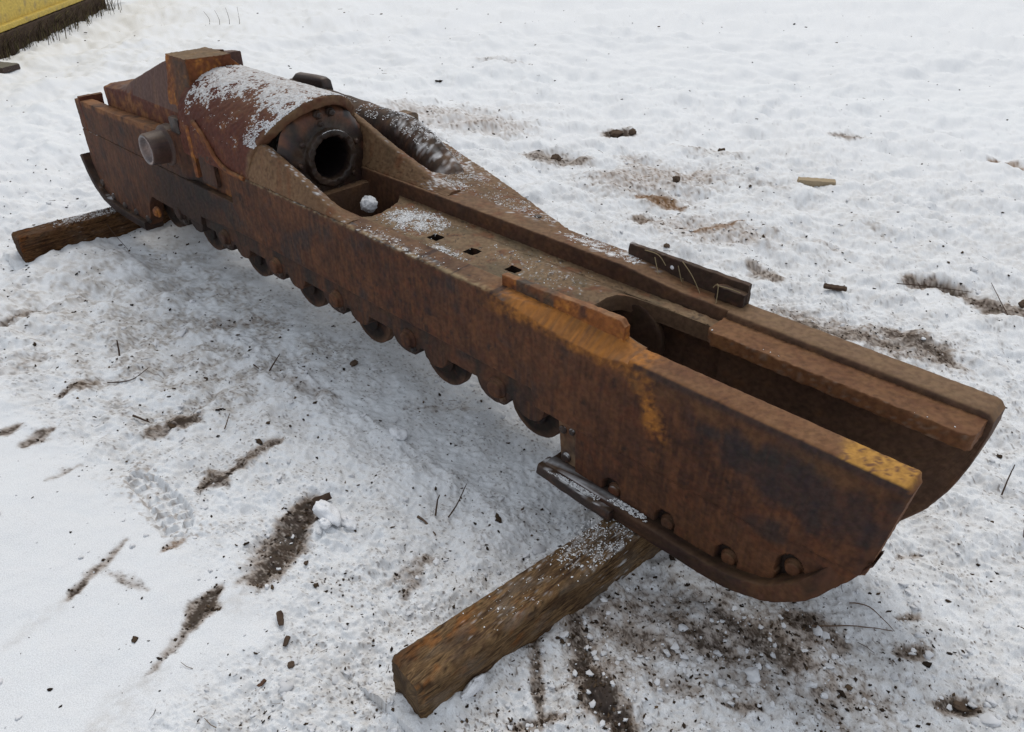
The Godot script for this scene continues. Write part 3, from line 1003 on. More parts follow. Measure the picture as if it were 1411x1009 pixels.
	# --- rollers and their caps
	for x in ROLLERS:
		mb = MB.new(self, 3)
		var p := [Vector2(0.0, 0.0), Vector2(0.0, 0.05), Vector2(0.012, 0.052), Vector2(0.012, 0.099), Vector2(0.040, 0.101), Vector2(0.044, 0.083), Vector2(0.11, 0.081), Vector2(0.113, 0.06), Vector2(0.155, 0.06), Vector2(0.158, 0.081), Vector2(0.225, 0.083), Vector2(0.228, 0.101), Vector2(0.256, 0.099), Vector2(0.256, 0.05), Vector2(0.27, 0.05), Vector2(0.27, 0.0)]
		lathe(mb, Vector3(x, 0.236, -0.345), Vector3(0, 0, 1), p, 48)
		for i in mb.v.size():
			var e := absf(Vector2(mb.v[i].x - x, mb.v[i].y - 0.236).length() - 0.101)
			mb.c[i] = mb.c[i].lerp(Color(0.12, 0.066, 0.04), 0.85 * (1.0 - sm(0.006, 0.022, e)) * clampf(0.7 + nm.get_noise_3dv(mb.v[i]), 0.0, 1.0))
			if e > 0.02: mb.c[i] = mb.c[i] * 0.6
		part("track_roller", mb, M.rust, t, BASE)
		if x < -3.2: continue
		mb = MB.new(self, 0, 0.0015)
		var edge := [[-0.165, 0.315], [-0.160, 0.288], [-0.145, 0.265], [-0.118, 0.251], [-0.085, 0.247], [-0.055, 0.252], [-0.040, 0.266], [-0.028, 0.288], [-0.010, 0.290], [-0.002, 0.268], [0.02, 0.254], [0.045, 0.252], [0.07, 0.259], [0.09, 0.278], [0.1, 0.315]]
		sweep_x(mb, spaced(x - 0.163, x + 0.106, 0.006), func(u): return rect(-0.072, -0.014, lut(edge, u - x), 0.325), 0.005, 0.012)
		for i in mb.v.size():
			var q := mb.v[i]
			mb.c[i] = mb.c[i].lerp(Color(0.03, 0.023, 0.02), clampf(0.25 + 0.75 * (1.0 - sm(0.010, 0.022, absf(q.y - lut(edge, q.x - x)))) * (1.0 - sm(-0.01, 0.04, q.x - x)) + 0.5 * nm.get_noise_3dv(q), 0.0, 0.75))
		var capn := part("roller_bracket", mb, M.rust, t, BASE)
		bolt("shaft_cap", capn, Vector3(x - 0.078, 0.303, -0.016), Vector3(0, 0, 1), 0.027, 0.022, 0)
		bolt("bolt_head", capn, Vector3(x - 0.055, 0.275, -0.015), Vector3(0, 0, 1), 0.009, 0.012, 3, true)

	# --- diagonal brace on the far side: plate, tube, bearing
	build_brace(t)

func build_deck(t: Node3D) -> void:
	var y := 0.572
	var front := [[-0.336, -0.795], [-0.31, -0.795], [-0.295, -0.80], [-0.293, -0.93], [-0.29, -1.0], [-0.286, -1.04], [-0.278, -1.072], [-0.265, -1.09], [-0.235, -1.098], [-0.20, -1.094], [-0.16, -1.10], [-0.075, -1.10]]
	var rear := [[-0.335, -2.08], [-0.318, -2.06], [-0.29, -2.035], [-0.244, -2.015], [-0.188, -1.998], [-0.15, -2.0], [-0.12, -2.02], [-0.075, -2.06]]
	var mb := MB.new(self, 1, 0.002)
	var zs := spaced(-0.336, -0.074, 0.0057)
	var holes := [Vector2(-1.722, -0.185), Vector2(-1.565, -0.189), Vector2(-1.394, -0.187)]
	var rows := []
	var nx := 190
	for i in nx + 1:
		var row := PackedVector3Array()
		for z in zs:
			var x := lerpf(lut(rear, z), lut(front, z), float(i) / nx)
			# snap the nearest rows to the hole edges
			row.append(Vector3(x, y, z))
		rows.append(row)
	mb.grid(rows, false, Vector3.UP, true, func(i, j):
		var p: Vector3 = (rows[i][j] + rows[i + 1][j + 1]) * 0.5
		for h in holes:
			if absf(p.x - h.x) < 0.022 and absf(p.z - h.y) < 0.019: return true
		return false)
	# front and rear edges, 45 mm deep
	for e in [front, rear]:
		var er := []
		for q in [Vector2(0.0, 0.0), Vector2(0.002, -0.003), Vector2(0.003, -0.008), Vector2(0.003, -0.02), Vector2(0.003, -0.038), Vector2(0.0, -0.045)]:
			var row := PackedVector3Array()
			for z in spaced(-0.336, -0.074, 0.004):
				row.append(Vector3(lut(e, z) + q.x * (1.0 if e == front else -1.0), y + q.y, z - q.x * 0.0))
			er.append(row)
		var s := mb.v.size()
		mb.grid(er, false, Vector3(1.0 if e == front else -1.0, 0.0, 0.35), true)
		for i in range(s, mb.v.size()): mb.c[i] = paint(mb.v[i], mb.n[i], 11).lerp(Color(0.15, 0.095, 0.055), 0.45)
	var d := part("deck_plate", mb, M.rust, t, BASE)
	# hole walls
	for h in holes:
		mb = MB.new(self, 3, 0.0)
		var row0 := PackedVector3Array()
		var row1 := PackedVector3Array()
		for q in ring(rect(h.y - 0.021, h.y + 0.021, h.x - 0.0245, h.x + 0.0245), 0.004, 0.02):
			row0.append(Vector3(q.y, y - 0.001, q.x))
			row1.append(Vector3(q.y, y - 0.045, q.x))
		mb.grid([row0, row1], true, Vector3(0, -100, 0), true)
		part("square_hole", mb, M.oily, d, BASE)

func build_guard(t: Node3D) -> void:
	# near plate: a fine sheet whose pockets are sunk round each bolt
	var pockets := [Vector2(-0.868, 0.186), Vector2(-0.704, 0.184), Vector2(-0.534, 0.186), Vector2(-0.388, 0.262)]
	var mb := MB.new(self, 0, 0.001)
	var rows := []
	for x in spaced(-1.062, -0.236, 0.004):
		var row := PackedVector3Array()
		var y0 := lut(GUARD, x)
		var y1 := maxf(lerpf(0.325, 0.346, sm(-0.6, -0.4, x)), y0 + 0.006)
		var lx: float = x + 0.02 * (1.0 - sm(-1.062, -1.02, x)) * (0.32 - y0) * 0.0
		row.append(Vector3(lx, y1, -0.06)); row.append(Vector3(lx, y1, -0.006))
		for i in range(0, 47):
			var y := lerpf(y1, y0, i / 46.0)
			var z := -0.004
			for p in pockets:
				var d := Vector2((x - p.x) / 0.029, (y - p.y) / 0.036).length() if y > p.y else Vector2((x - p.x) / 0.029, (y - p.y) / 0.09).length()
				if d < 1.0: z = -0.022
			if x < -0.995: z = lerpf(z, -0.016, 1.0 - sm(-1.002, -0.995, x))
			row.append(Vector3(lx + (0.02 * (0.31 - y) / 0.17) * (1.0 - sm(-1.06, -0.95, x)), y, z))
		row.append(Vector3(lx, y0, -0.008)); row.append(Vector3(lx, y0, -0.06))
		rows.append(row)
	mb.grid(rows, false, Vector3(0, 0, 1), true)
	for i in mb.v.size():
		var p := mb.v[i]
		if p.x < -0.997: mb.c[i] = mb.c[i].lerp(Color(0.22, 0.15, 0.09), 0.6 * clampf(0.6 + 1.2 * nm.get_noise_3dv(p), 0.0, 1.0))
		for q in pockets:
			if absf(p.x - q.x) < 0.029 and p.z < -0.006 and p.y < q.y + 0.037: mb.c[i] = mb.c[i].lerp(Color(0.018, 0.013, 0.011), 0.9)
	var left := []
	for z in [-0.06, -0.04, -0.02]:
		var row := PackedVector3Array()
		for i in range(0, 20):
			var y := lerpf(0.325, 0.136, i / 19.0)
			row.append(Vector3(-1.062 + 0.02 * (0.31 - y) / 0.17, y, z))
		left.append(row)
	mb.grid(left, false, Vector3(-1, 0, 0), true)
	var g := part("guard_plate", mb, M.rust, t, BASE)
	for p in pockets: bolt("bolt_head", g, Vector3(p.x + 0.004, p.y - 0.006, -0.022), Vector3(0, 0, 1), 0.0185, 0.016, 0)
	bolt("bolt_head", g, Vector3(-1.030, 0.198, -0.015), Vector3(0, 0, 1), 0.013, 0.008, 3)
	bolt("bolt_head", g, Vector3(-1.045, 0.283, -0.015), Vector3(0, 0, 1), 0.010, 0.006, 3)
	bolt("bolt_head", g, Vector3(-1.015, 0.29, -0.015), Vector3(0, 0, 1), 0.008, 0.005, 3)
	# back of the plate, towards the other one
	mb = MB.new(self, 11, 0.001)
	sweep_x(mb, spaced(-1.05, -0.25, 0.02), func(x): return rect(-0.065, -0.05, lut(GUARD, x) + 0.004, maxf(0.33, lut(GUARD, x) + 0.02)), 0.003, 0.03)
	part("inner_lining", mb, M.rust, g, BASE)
	mb = MB.new(self, 0, 0.002)
	strip(mb, to_path(GUARD), -0.06, 0.026, 0.046)
	for i in mb.v.size(): mb.c[i] = mb.c[i].lerp(paint(mb.v[i], mb.n[i], 3), 0.75 * (1.0 - 0.7 * sm(-0.55, -0.35, mb.v[i].x))) * (0.55 if mb.n[i].y > 0.55 and mb.v[i].z < 0.012 else 1.0)
	var s := part("skid_strip", mb, M.rust, g, BASE)
	mb = MB.new(self, 3, 0.002)
	strip(mb, [Vector3(-1.085, 0.142, 0.0), Vector3(-1.0, 0.134, 0.0), Vector3(-0.92, 0.129, 0.0), Vector3(-0.835, 0.128, 0.0)], -0.01, 0.044, 0.036)
	part("rub_bar", mb, M.oily, s, BASE)
	# far guard strip
	mb = MB.new(self, 11, 0.002)
	strip(mb, [Vector3(-1.05, 0.133, 0), Vector3(-0.6, 0.128, 0), Vector3(-0.5, 0.135, 0), Vector3(-0.41, 0.158, 0), Vector3(-0.33, 0.195, 0), Vector3(-0.28, 0.228, 0)], -0.446, -0.335, 0.04)
	part("skid_strip", mb, M.rust, t, BASE)
	mb = MB.new(self, 11, 0.001)
	sweep_x(mb, spaced(-1.06, -0.80, 0.02), func(x): return rect(-0.415, -0.36, 0.135, 0.38), 0.003, 0.03)
	part("guard_plate", mb, M.rust, t, BASE)

func arch(f: float, r: float, y_low: float) -> Vector3:      # f 0..1 from the near foot over the crown to the far foot
	var leg := 0.69 - y_low
	var total := 2.0 * leg + PI * r
	var s := f * total
	if s < leg: return Vector3(0.0, y_low + s, -0.21 + r)
	if s > total - leg: return Vector3(0.0, y_low + total - s, -0.21 - r)
	var a := (s - leg) / r
	return Vector3(0.0, 0.69 + r * sin(a), -0.21 + r * cos(a))

const COVER_FRONT := [[0.55, -2.51], [0.61, -2.50], [0.70, -2.455], [0.76, -2.40], [0.80, -2.36], [0.85, -2.315], [0.895, -2.275]]

func build_housing(t: Node3D) -> void:
	var R := 0.206
	var mb := MB.new(self, 5, 0.0032)
	var rows := []
	for k in 76:
		var row := PackedVector3Array()
		for j in 96:
			var p := arch(j / 95.0, R, 0.60)
			p.x = lerpf(-2.97, lut(COVER_FRONT, p.y) - 0.004, k / 75.0)
			row.append(p)
		rows.append(row)
	for q in [Vector2(0.0, 0.003), Vector2(0.001, 0.008), Vector2(0.0, 0.02), Vector2(-0.001, 0.03), Vector2(-0.005, 0.034), Vector2(-0.05, 0.036), Vector2(-0.14, 0.036)]:
		var row := PackedVector3Array()
		for j in 96:
			var p := arch(j / 95.0, R, 0.60)
			var c := arch(j / 95.0, R - q.y, 0.60)
			c.x = lut(COVER_FRONT, p.y) + q.x
			row.append(c)
		rows.append(row)
	mb.grid(rows, false, Vector3(-2.6, 0.6, -0.21))
	for i in mb.v.size():
		var e := mb.v[i].x - lut(COVER_FRONT, mb.v[i].y)
		if e > -0.03: mb.c[i] = mb.c[i].lerp(Color(0.2, 0.135, 0.075), 0.65 * clampf(0.7 + nm.get_noise_3dv(mb.v[i]), 0.0, 1.0) * sm(-0.03, -0.01, e))
	var cov := part("arched_cover", mb, M.rust, t, BASE)
	# weld bead and rib where the cover meets the side plate
	mb = MB.new(self, 2, 0.0025)
	tube(mb, smooth_line([Vector3(-2.84, 0.745, -0.004), Vector3(-2.76, 0.70, 0.0), Vector3(-2.70, 0.64, 0.002), Vector3(-2.63, 0.612, 0.002), Vector3(-2.52, 0.606, -0.002)], 8), 0.009, 0.008, 10)
	part("weld_bead", mb, M.rust, cov, BASE)
	# end plate inside the arch
	mb = MB.new(self, 3, 0.0042)
	rows = []
	for q in [Vector2(1.0, -2.335), Vector2(0.97, -2.318), Vector2(0.86, -2.298), Vector2(0.78, -2.292), Vector2(0.66, -2.290), Vector2(0.58, -2.289), Vector2(0.56, -2.286), Vector2(0.553, -2.276), Vector2(0.545, -2.268), Vector2(0.53, -2.266), Vector2(0.46, -2.266), Vector2(0.435, -2.267), Vector2(0.42, -2.269), Vector2(0.410, -2.275), Vector2(0.405, -2.30), Vector2(0.40, -2.4), Vector2(0.37, -2.52), Vector2(0.02, -2.53)]:
		var row := PackedVector3Array()
		for j in 72:
			var a := TAU * j / 72.0
			var rr := 0.176
			var d := Vector2(sin(a), cos(a))
			# outside the hub the plate follows the arch: straight sides below the axis
			if q.x > 0.64 and d.y < 0.0: rr = minf(0.176 / maxf(absf(d.x), 0.2), 0.25)
			row.append(Vector3(q.y, 0.69 + d.y * rr * q.x, -0.21 + d.x * rr * q.x))
		rows.append(row)
	mb.grid(rows, true, Vector3(-3.0, 0.69, -0.21))
	for i in mb.v.size():
		var p := mb.v[i]
		var rr := Vector2(p.y - 0.69, p.z + 0.21).length()
		if rr > 0.12: mb.c[i] = mb.c[i].lerp(Color(0.17, 0.065, 0.03), sm(0.0, 0.5, nm.get_noise_3dv(p) + 0.35 * sm(0.72, 0.84, p.y)) * 0.7)
		if p.x > -2.3: mb.c[i] = mb.c[i] * 0.72
		if p.x < -2.285 and rr < 0.075: mb.c[i] = Color(0.012, 0.01, 0.009)
		elif rr <= 0.12: mb.c[i] = mb.c[i].lerp(Color(0.075, 0.052, 0.036), 0.45 * clampf(0.6 + nm.get_noise_3dv(p) * 1.5, 0.0, 1.0))
	var ep := part("end_plate", mb, M.oily, cov, BASE)
	for a in [-0.17, 0.17]:
		bolt("bolt_head", ep, Vector3(-2.296, 0.69 + cos(a) * 0.148, -0.21 - sin(a) * 0.148), Vector3(1, 0, 0), 0.013, 0.02, 3, true)
	for i in 7:
		var a := TAU * (i + 0.2) / 8.0 + 0.1 * sin(i * 2.3)
		bolt("hub_bolt", ep, Vector3(-2.289, 0.69 + cos(a) * 0.118, -0.21 + sin(a) * 0.118), Vector3(1, 0, 0), 0.009, 0.009, 3, true)
	bolt("drain_plug", ep, Vector3(-2.285, 0.565, -0.29), Vector3(1, 0, 0), 0.014, 0.02, 3, true)
	# gussets: wings that run forward from the arch down to the beams
	var ridge := [[-2.50, 0.745], [-2.41, 0.752], [-2.36, 0.745], [-2.30, 0.725], [-2.16, 0.683], [-2.07, 0.65], [-1.99, 0.622], [-1.93, 0.612]]
	mb = MB.new(self, 1, 0.002)
	sweep_x(mb, spaced(-2.49, -1.93, 0.008), func(x):
		var yr := lut(ridge, x)
		return [Vector2(-0.075, 0.607), Vector2(-0.001, 0.607), Vector2(-0.018, lerpf(0.609, yr, 0.98)), Vector2(-0.042, yr)], 0.008, 0.008)
	for i in mb.v.size(): mb.c[i] = mb.c[i].lerp(paint(mb.v[i], mb.n[i], 4), 0.45)
	part("gusset", mb, M.rust, t, BASE)
	mb = MB.new(self, 1, 0.002)
	var ridge2 := [[-2.42, 0.80], [-2.30, 0.765], [-2.24, 0.742], [-2.15, 0.712], [-2.02, 0.676], [-1.92, 0.652], [-1.85, 0.634]]
	sweep_x(mb, spaced(-2.42, -1.85, 0.008), func(x):
		var yr := lut(ridge2, x)
		return [Vector2(-0.42, 0.62), Vector2(-0.34, 0.622), Vector2(-0.378, lerpf(0.626, yr, 0.98)), Vector2(-0.40, yr)], 0.008, 0.008)
	for i in mb.v.size(): mb.c[i] = mb.c[i].lerp(paint(mb.v[i], mb.n[i], 4), 0.35)
	part("gusset", mb, M.rust, t, BASE)
	# inner walls beside the opening behind the deck
	mb = MB.new(self, 11)
	box(mb, Vector3(-2.24, 0.50, -0.352), Vector3(0.2, 0.122, 0.012), 0.004, 0.02)
	part("inner_wall", mb, M.rust, t, BASE)
	mb = MB.new(self, 11)
	box(mb, Vector3(-2.27, 0.48, -0.21), Vector3(0.02, 0.1, 0.13), 0.004, 0.02)
	part("bulkhead", mb, M.oily, t, BASE)
	# upright block at the back of the cover
	mb = MB.new(self, 2, 0.0025)
	rows = []
	for q in [[0.70, -3.16, -2.945], [0.78, -3.145, -2.94], [0.85, -3.115, -2.935], [0.92, -3.092, -2.932], [0.937, -3.088, -2.932]]:
		var row := PackedVector3Array()
		var zf: float = lerpf(-0.33, -0.235, sm(0.84, 0.88, q[0]))
		for p in ring([Vector2(q[1], -0.065), Vector2(q[2], -0.065), Vector2(q[2] + 0.03, zf), Vector2(q[1], zf)], 0.006, 0.012, rows.is_empty()):
			row.append(Vector3(p.x, q[0], p.y))
		rows.append(row)
	var fine := []
	for i in rows.size() - 1:
		for u in 6:
			var row := PackedVector3Array()
			for j in rows[i].size(): row.append(rows[i][j].lerp(rows[i + 1][j], u / 6.0))
			fine.append(row)
	fine.append(rows[rows.size() - 1])
	mb.sweep(fine)
	for i in mb.v.size():
		var p := mb.v[i]
		if mb.n[i].z > 0.5: mb.c[i] = mb.c[i].lerp(Color(0.06, 0.045, 0.035), 0.6 * sm(-3.09, -3.02, p.x))
		if mb.n[i].y > 0.7: mb.c[i] = mb.c[i].lerp(Color(0.14, 0.11, 0.06), 0.6)
	part("stop_block", mb, M.rust, t, BASE)

func build_rear(t: Node3D) -> void:
	# upper plate, set back towards the step, and the lower plate below it
	var top := [[-4.02, 0.622], [-3.65, 0.628], [-3.40, 0.642], [-3.17, 0.648], [-3.05, 0.672], [-2.98, 0.715], [-2.83, 0.730], [-2.76, 0.70], [-2.69, 0.635], [-2.64, 0.612]]
	var mb := MB.new(self, 0, 0.0016)
	sweep_x(mb, spaced(-4.02, -2.64, 0.009), func(x):
		var z1 := lerpf(-0.002, -0.024, sm(-3.02, -2.93, x))
		return rect(-0.06, z1, 0.487, lut(top, x)), 0.005, 0.01)
	for i in mb.v.size():
		var p := mb.v[i]
		if mb.n[i].z > 0.3 and p.x > -2.95: mb.c[i] = mb.c[i].lerp(paint(p, mb.n[i], 2), 0.45 * sm(-2.95, -2.85, p.x) * clampf(0.6 + nm.get_noise_3dv(p), 0.0, 1.0))
		if p.x < -3.1 and p.y > lut(top, p.x) - 0.02: mb.c[i] = mb.c[i].lerp(Color(0.26, 0.11, 0.04), 0.7 * clampf(0.6 + 1.2 * nm.get_noise_3dv(p), 0.0, 1.0))
	part("rear_side_plate", mb, M.rust, t, BASE)
	mb = MB.new(self, 0, 0.0016)
	var low := [[-4.02, 0.33], [-3.99, 0.25], [-3.93, 0.185], [-3.84, 0.158], [-3.7, 0.15], [-3.5, 0.15], [-3.47, 0.2], [-3.44, 0.27], [-3.40, 0.31], [-2.64, 0.372]]
	sweep_x(mb, spaced(-4.018, -2.64, 0.009), func(x): return rect(-0.062, 0.0, 0.31 if x > -3.36 and x < -2.95 else lut(low, x), 0.486), 0.005, 0.01)
	part("rear_guard_plate", mb, M.rust, t, BASE)
	mb = MB.new(self, 11)
	sweep_x(mb, spaced(-4.02, -2.64, 0.03), func(x): return rect(-0.42, -0.36, lut(low, x), 0.62), 0.005, 0.03)
	part("rear_side_plate", mb, M.rust, t, BASE)
	mb = MB.new(self, 3, 0.002)
	strip(mb, to_path(REAR_GUARD), -0.06, 0.024, 0.04)
	part("skid_strip", mb, M.rust, t, BASE)
	mb = MB.new(self, 11, 0.002)
	strip(mb, to_path(REAR_GUARD), -0.445, -0.36, 0.04)
	part("skid_strip", mb, M.rust, t, BASE)
	for p in [Vector2(-3.96, 0.235), Vector2(-3.86, 0.19), Vector2(-3.74, 0.178), Vector2(-3.62, 0.178), Vector2(-3.5, 0.18)]:
		bolt("bolt_head", t, Vector3(p.x, p.y, 0.0), Vector3(0, 0, 1), 0.016, 0.008, 3)
	bolt("bolt_head", t, Vector3(-3.40, 0.24, -0.01), Vector3(0, 0, 1), 0.02, 0.015, 2)
	# upright plate across the very end
	mb = MB.new(self, 5, 0.002)
	box(mb, Vector3(-3.965, 0.50, -0.052), Vector3(0.012, 0.142, 0.052), 0.004, 0.012)
	for i in mb.v.size():
		if mb.v[i].y > 0.5: mb.v[i].z -= (mb.v[i].y - 0.5) * 0.04 * sm(-0.06, -0.1, mb.v[i].z)
	part("end_upright", mb, M.rust, t, BASE)
	# raised wall behind the side plate, stepping up to the block
	var roof := [[-3.80, 0.712], [-3.66, 0.722], [-3.60, 0.735], [-3.52, 0.770], [-3.17, 0.897], [-3.10, 0.908], [-3.06, 0.91]]
	mb = MB.new(self, 5, 0.002)
	sweep_x(mb, spaced(-3.79, -3.06, 0.009), func(x):
		var y := lut(roof, x)
		var fold := minf(y - 0.01, 0.715)
		return [Vector2(-0.36, 0.56), Vector2(-0.062, 0.56), Vector2(-0.062, fold), Vector2(-0.085, y - 0.004), Vector2(-0.10, y), Vector2(-0.36, y)], 0.006, 0.01)
	for i in mb.v.size():
		var p := mb.v[i]
		mb.c[i] = mb.c[i].lerp(Color(0.24, 0.105, 0.04), sm(-0.1, 0.5, nm.get_noise_3dv(p) - 3.0 * (p.y - 0.68)) * 0.7)
		if p.y > 0.72: mb.c[i] = mb.c[i].lerp(Color(0.12, 0.085, 0.075), 0.6)
	part("rear_cover", mb, M.rust, t, BASE)
	mb = MB.new(self, 11, 0.002)
	sweep_x(mb, spaced(-3.60, -3.08, 0.02), func(x): return rect(-0.30, -0.28, 0.6, lut(roof, x) + 0.012), 0.004, 0.02)
	part("stiffener", mb, M.rust, t, BASE)
	# hollow pivot stub
	mb = MB.new(self, 6, 0.001)
	lathe(mb, Vector3(-3.12, 0.597, -0.03), Vector3(0, 0, 1), [Vector2(0.0, 0.082), Vector2(0.030, 0.080), Vector2(0.038, 0.066), Vector2(0.106, 0.061), Vector2(0.110, 0.057), Vector2(0.110, 0.05), Vector2(0.106, 0.047), Vector2(0.085, 0.044), Vector2(0.082, 0.0)], 44)
	for i in mb.v.size():
		var p := mb.v[i]
		var rr := Vector2(p.x + 3.12, p.y - 0.597).length()
		if p.z < 0.045: mb.c[i] = mb.c[i].lerp(Color(0.03, 0.024, 0.022), 0.7)
		if rr < 0.056 and p.z > 0.045: mb.c[i] = Color(0.33, 0.25, 0.22).lerp(Color(0.2, 0.18, 0.18), 0.5 + nm.get_noise_3dv(p))
		else: mb.c[i] = (mb.c[i] * 0.8).lerp(paint(p, mb.n[i], 0), 0.55)
	part("pivot_stub", mb, M.steel, t, BASE)
	# lugs and a strap near the pivot
	mb = MB.new(self, 3, 0.002)
	box(mb, Vector3(-3.0, 0.70, -0.012), Vector3(0.035, 0.03, 0.014), 0.006, 0.01)
	part("lug", mb, M.oily, t, BASE)
	mb = MB.new(self, 2, 0.002)
	box(mb, Vector3(-2.90, 0.62, -0.014), Vector3(0.014, 0.1, 0.014), 0.005, 0.01)
	part("rib", mb, M.rust, t, BASE)
	mb = MB.new(self, 0, 0.002)
	box(mb, Vector3(-2.81, 0.57, -0.016), Vector3(0.055, 0.06, 0.012), 0.006, 0.01)
	for i in mb.v.size(): mb.c[i] = mb.c[i].lerp(Color(0.05, 0.035, 0.03), 0.5)
	part("clamp_plate", mb, M.rust, t, BASE)

func build_brace(t: Node3D) -> void:
	var edge := [[-2.60, -0.80], [-2.45, -0.80], [-2.30, -0.765], [-2.19, -0.725], [-2.1, -0.688], [-1.757, -0.565], [-1.45, -0.452], [-1.38, -0.428]]
	var mb := MB.new(self, 1, 0.003)
	var rows := []
	for x in spaced(-2.6, -1.385, 0.0065):
		var z0 := lut(edge, x)
		var dip := 0.012 * sm(-1.9, -2.3, x)
		var row := PackedVector3Array()
		for p in ring(rect(z0, -0.419, 0.585 - dip, 0.619 - dip), 0.006, 0.007, rows.is_empty()):
			row.append(Vector3(x, p.y, p.x))
		rows.append(row)
	mb.sweep(rows)
	for i in mb.v.size(): mb.c[i] = mb.c[i].lerp(paint(mb.v[i], mb.n[i], 4), 0.35)
	var pl := part("brace_plate", mb, M.rust, t, BASE)
	bolt("bolt_head", pl, Vector3(-1.53, 0.619, -0.44), Vector3(0, 1, 0), 0.010, 0.004, 3)
	mb = MB.new(self, 3, 0.004)
	tube(mb, smooth_line([Vector3(-3.15, 0.67, -0.62), Vector3(-2.6, 0.668, -0.605), Vector3(-2.36, 0.662, -0.60), Vector3(-2.24, 0.638, -0.585), Vector3(-2.10, 0.588, -0.56), Vector3(-1.95, 0.52, -0.53)], 14), 0.078, 0.066, 26)
	part("brace_tube", mb, M.rust, t, BASE)
	mb = MB.new(self, 3, 0.002)
	rows = []
	for q in [[-3.16, 0.04], [-3.145, 0.07], [-3.11, 0.092], [-3.0, 0.098], [-2.93, 0.10], [-2.91, 0.094], [-2.90, 0.07]]:
		var row := PackedVector3Array()
		var h: float = q[1]
		for p in ring(rect(-0.665, -0.615, 0.52, 0.665 + h * 1.2), 0.018, 0.014, rows.is_empty()): row.append(Vector3(q[0], p.y, p.x))
		rows.append(row)
	mb.sweep(rows)
	part("bearing_cap", mb, M.oily, t, BASE)
	mb = MB.new(self, 7, 0.003)
	box(mb, Vector3(-2.42, 0.70, -0.665), Vector3(0.04, 0.03, 0.03), 0.02, 0.01)
	part("tube_clamp", mb, M.rust, t, BASE)

# ---------------------------------------------------------------- timbers
func timber(a: Vector2, b: Vector2, w: float, y1: float, label: String) -> void:
	var mb := MB.new(self, 7, 0.0022)
	var d := (b - a).normalized()
	var nrm := Vector2(-d.y, d.x)
	var L := a.distance_to(b)
	var rows := []
	for s in [0.0, 0.004, 0.01] + spaced(0.018, L - 0.01, 0.011) + [L]:
		var row := PackedVector3Array()
		var e := 0.006 * (1.0 - sm(0.0, 0.01, s))
		for p in ring(rect(-w / 2 + e, w / 2 - e, -0.02, y1 - e), 0.014, 0.0022, rows.is_empty()):
			var x: Vector2 = a + d * s + nrm * p.x
			var wear := 0.004 * nm.get_noise_3d(s * 0.8, p.x * 4.0, p.y * 4.0) + 0.0025 * nf.get_noise_3d(s * 0.15, p.x, p.y)
			row.append(Vector3(x.x + nrm.x * wear, p.y + wear, x.y + nrm.y * wear))
		rows.append(row)
	mb.sweep(rows)
	var at := Vector3((a.x + b.x) / 2, 0.0, (a.y + b.y) / 2)
	solo("timber", mb, M.wood, at, label, "timber", "square timbers under the frame")

func build_timbers() -> void:
	timber(Vector2(-0.875, 0.683), Vector2(-0.72, -0.80), 0.110, 0.121, "weathered brown timber under the forked end, its sawn end nearest the viewer")
	timber(Vector2(-3.905, 0.455), Vector2(-3.85, -0.75), 0.112, 0.122, "dark square timber under the far rear end of the frame")

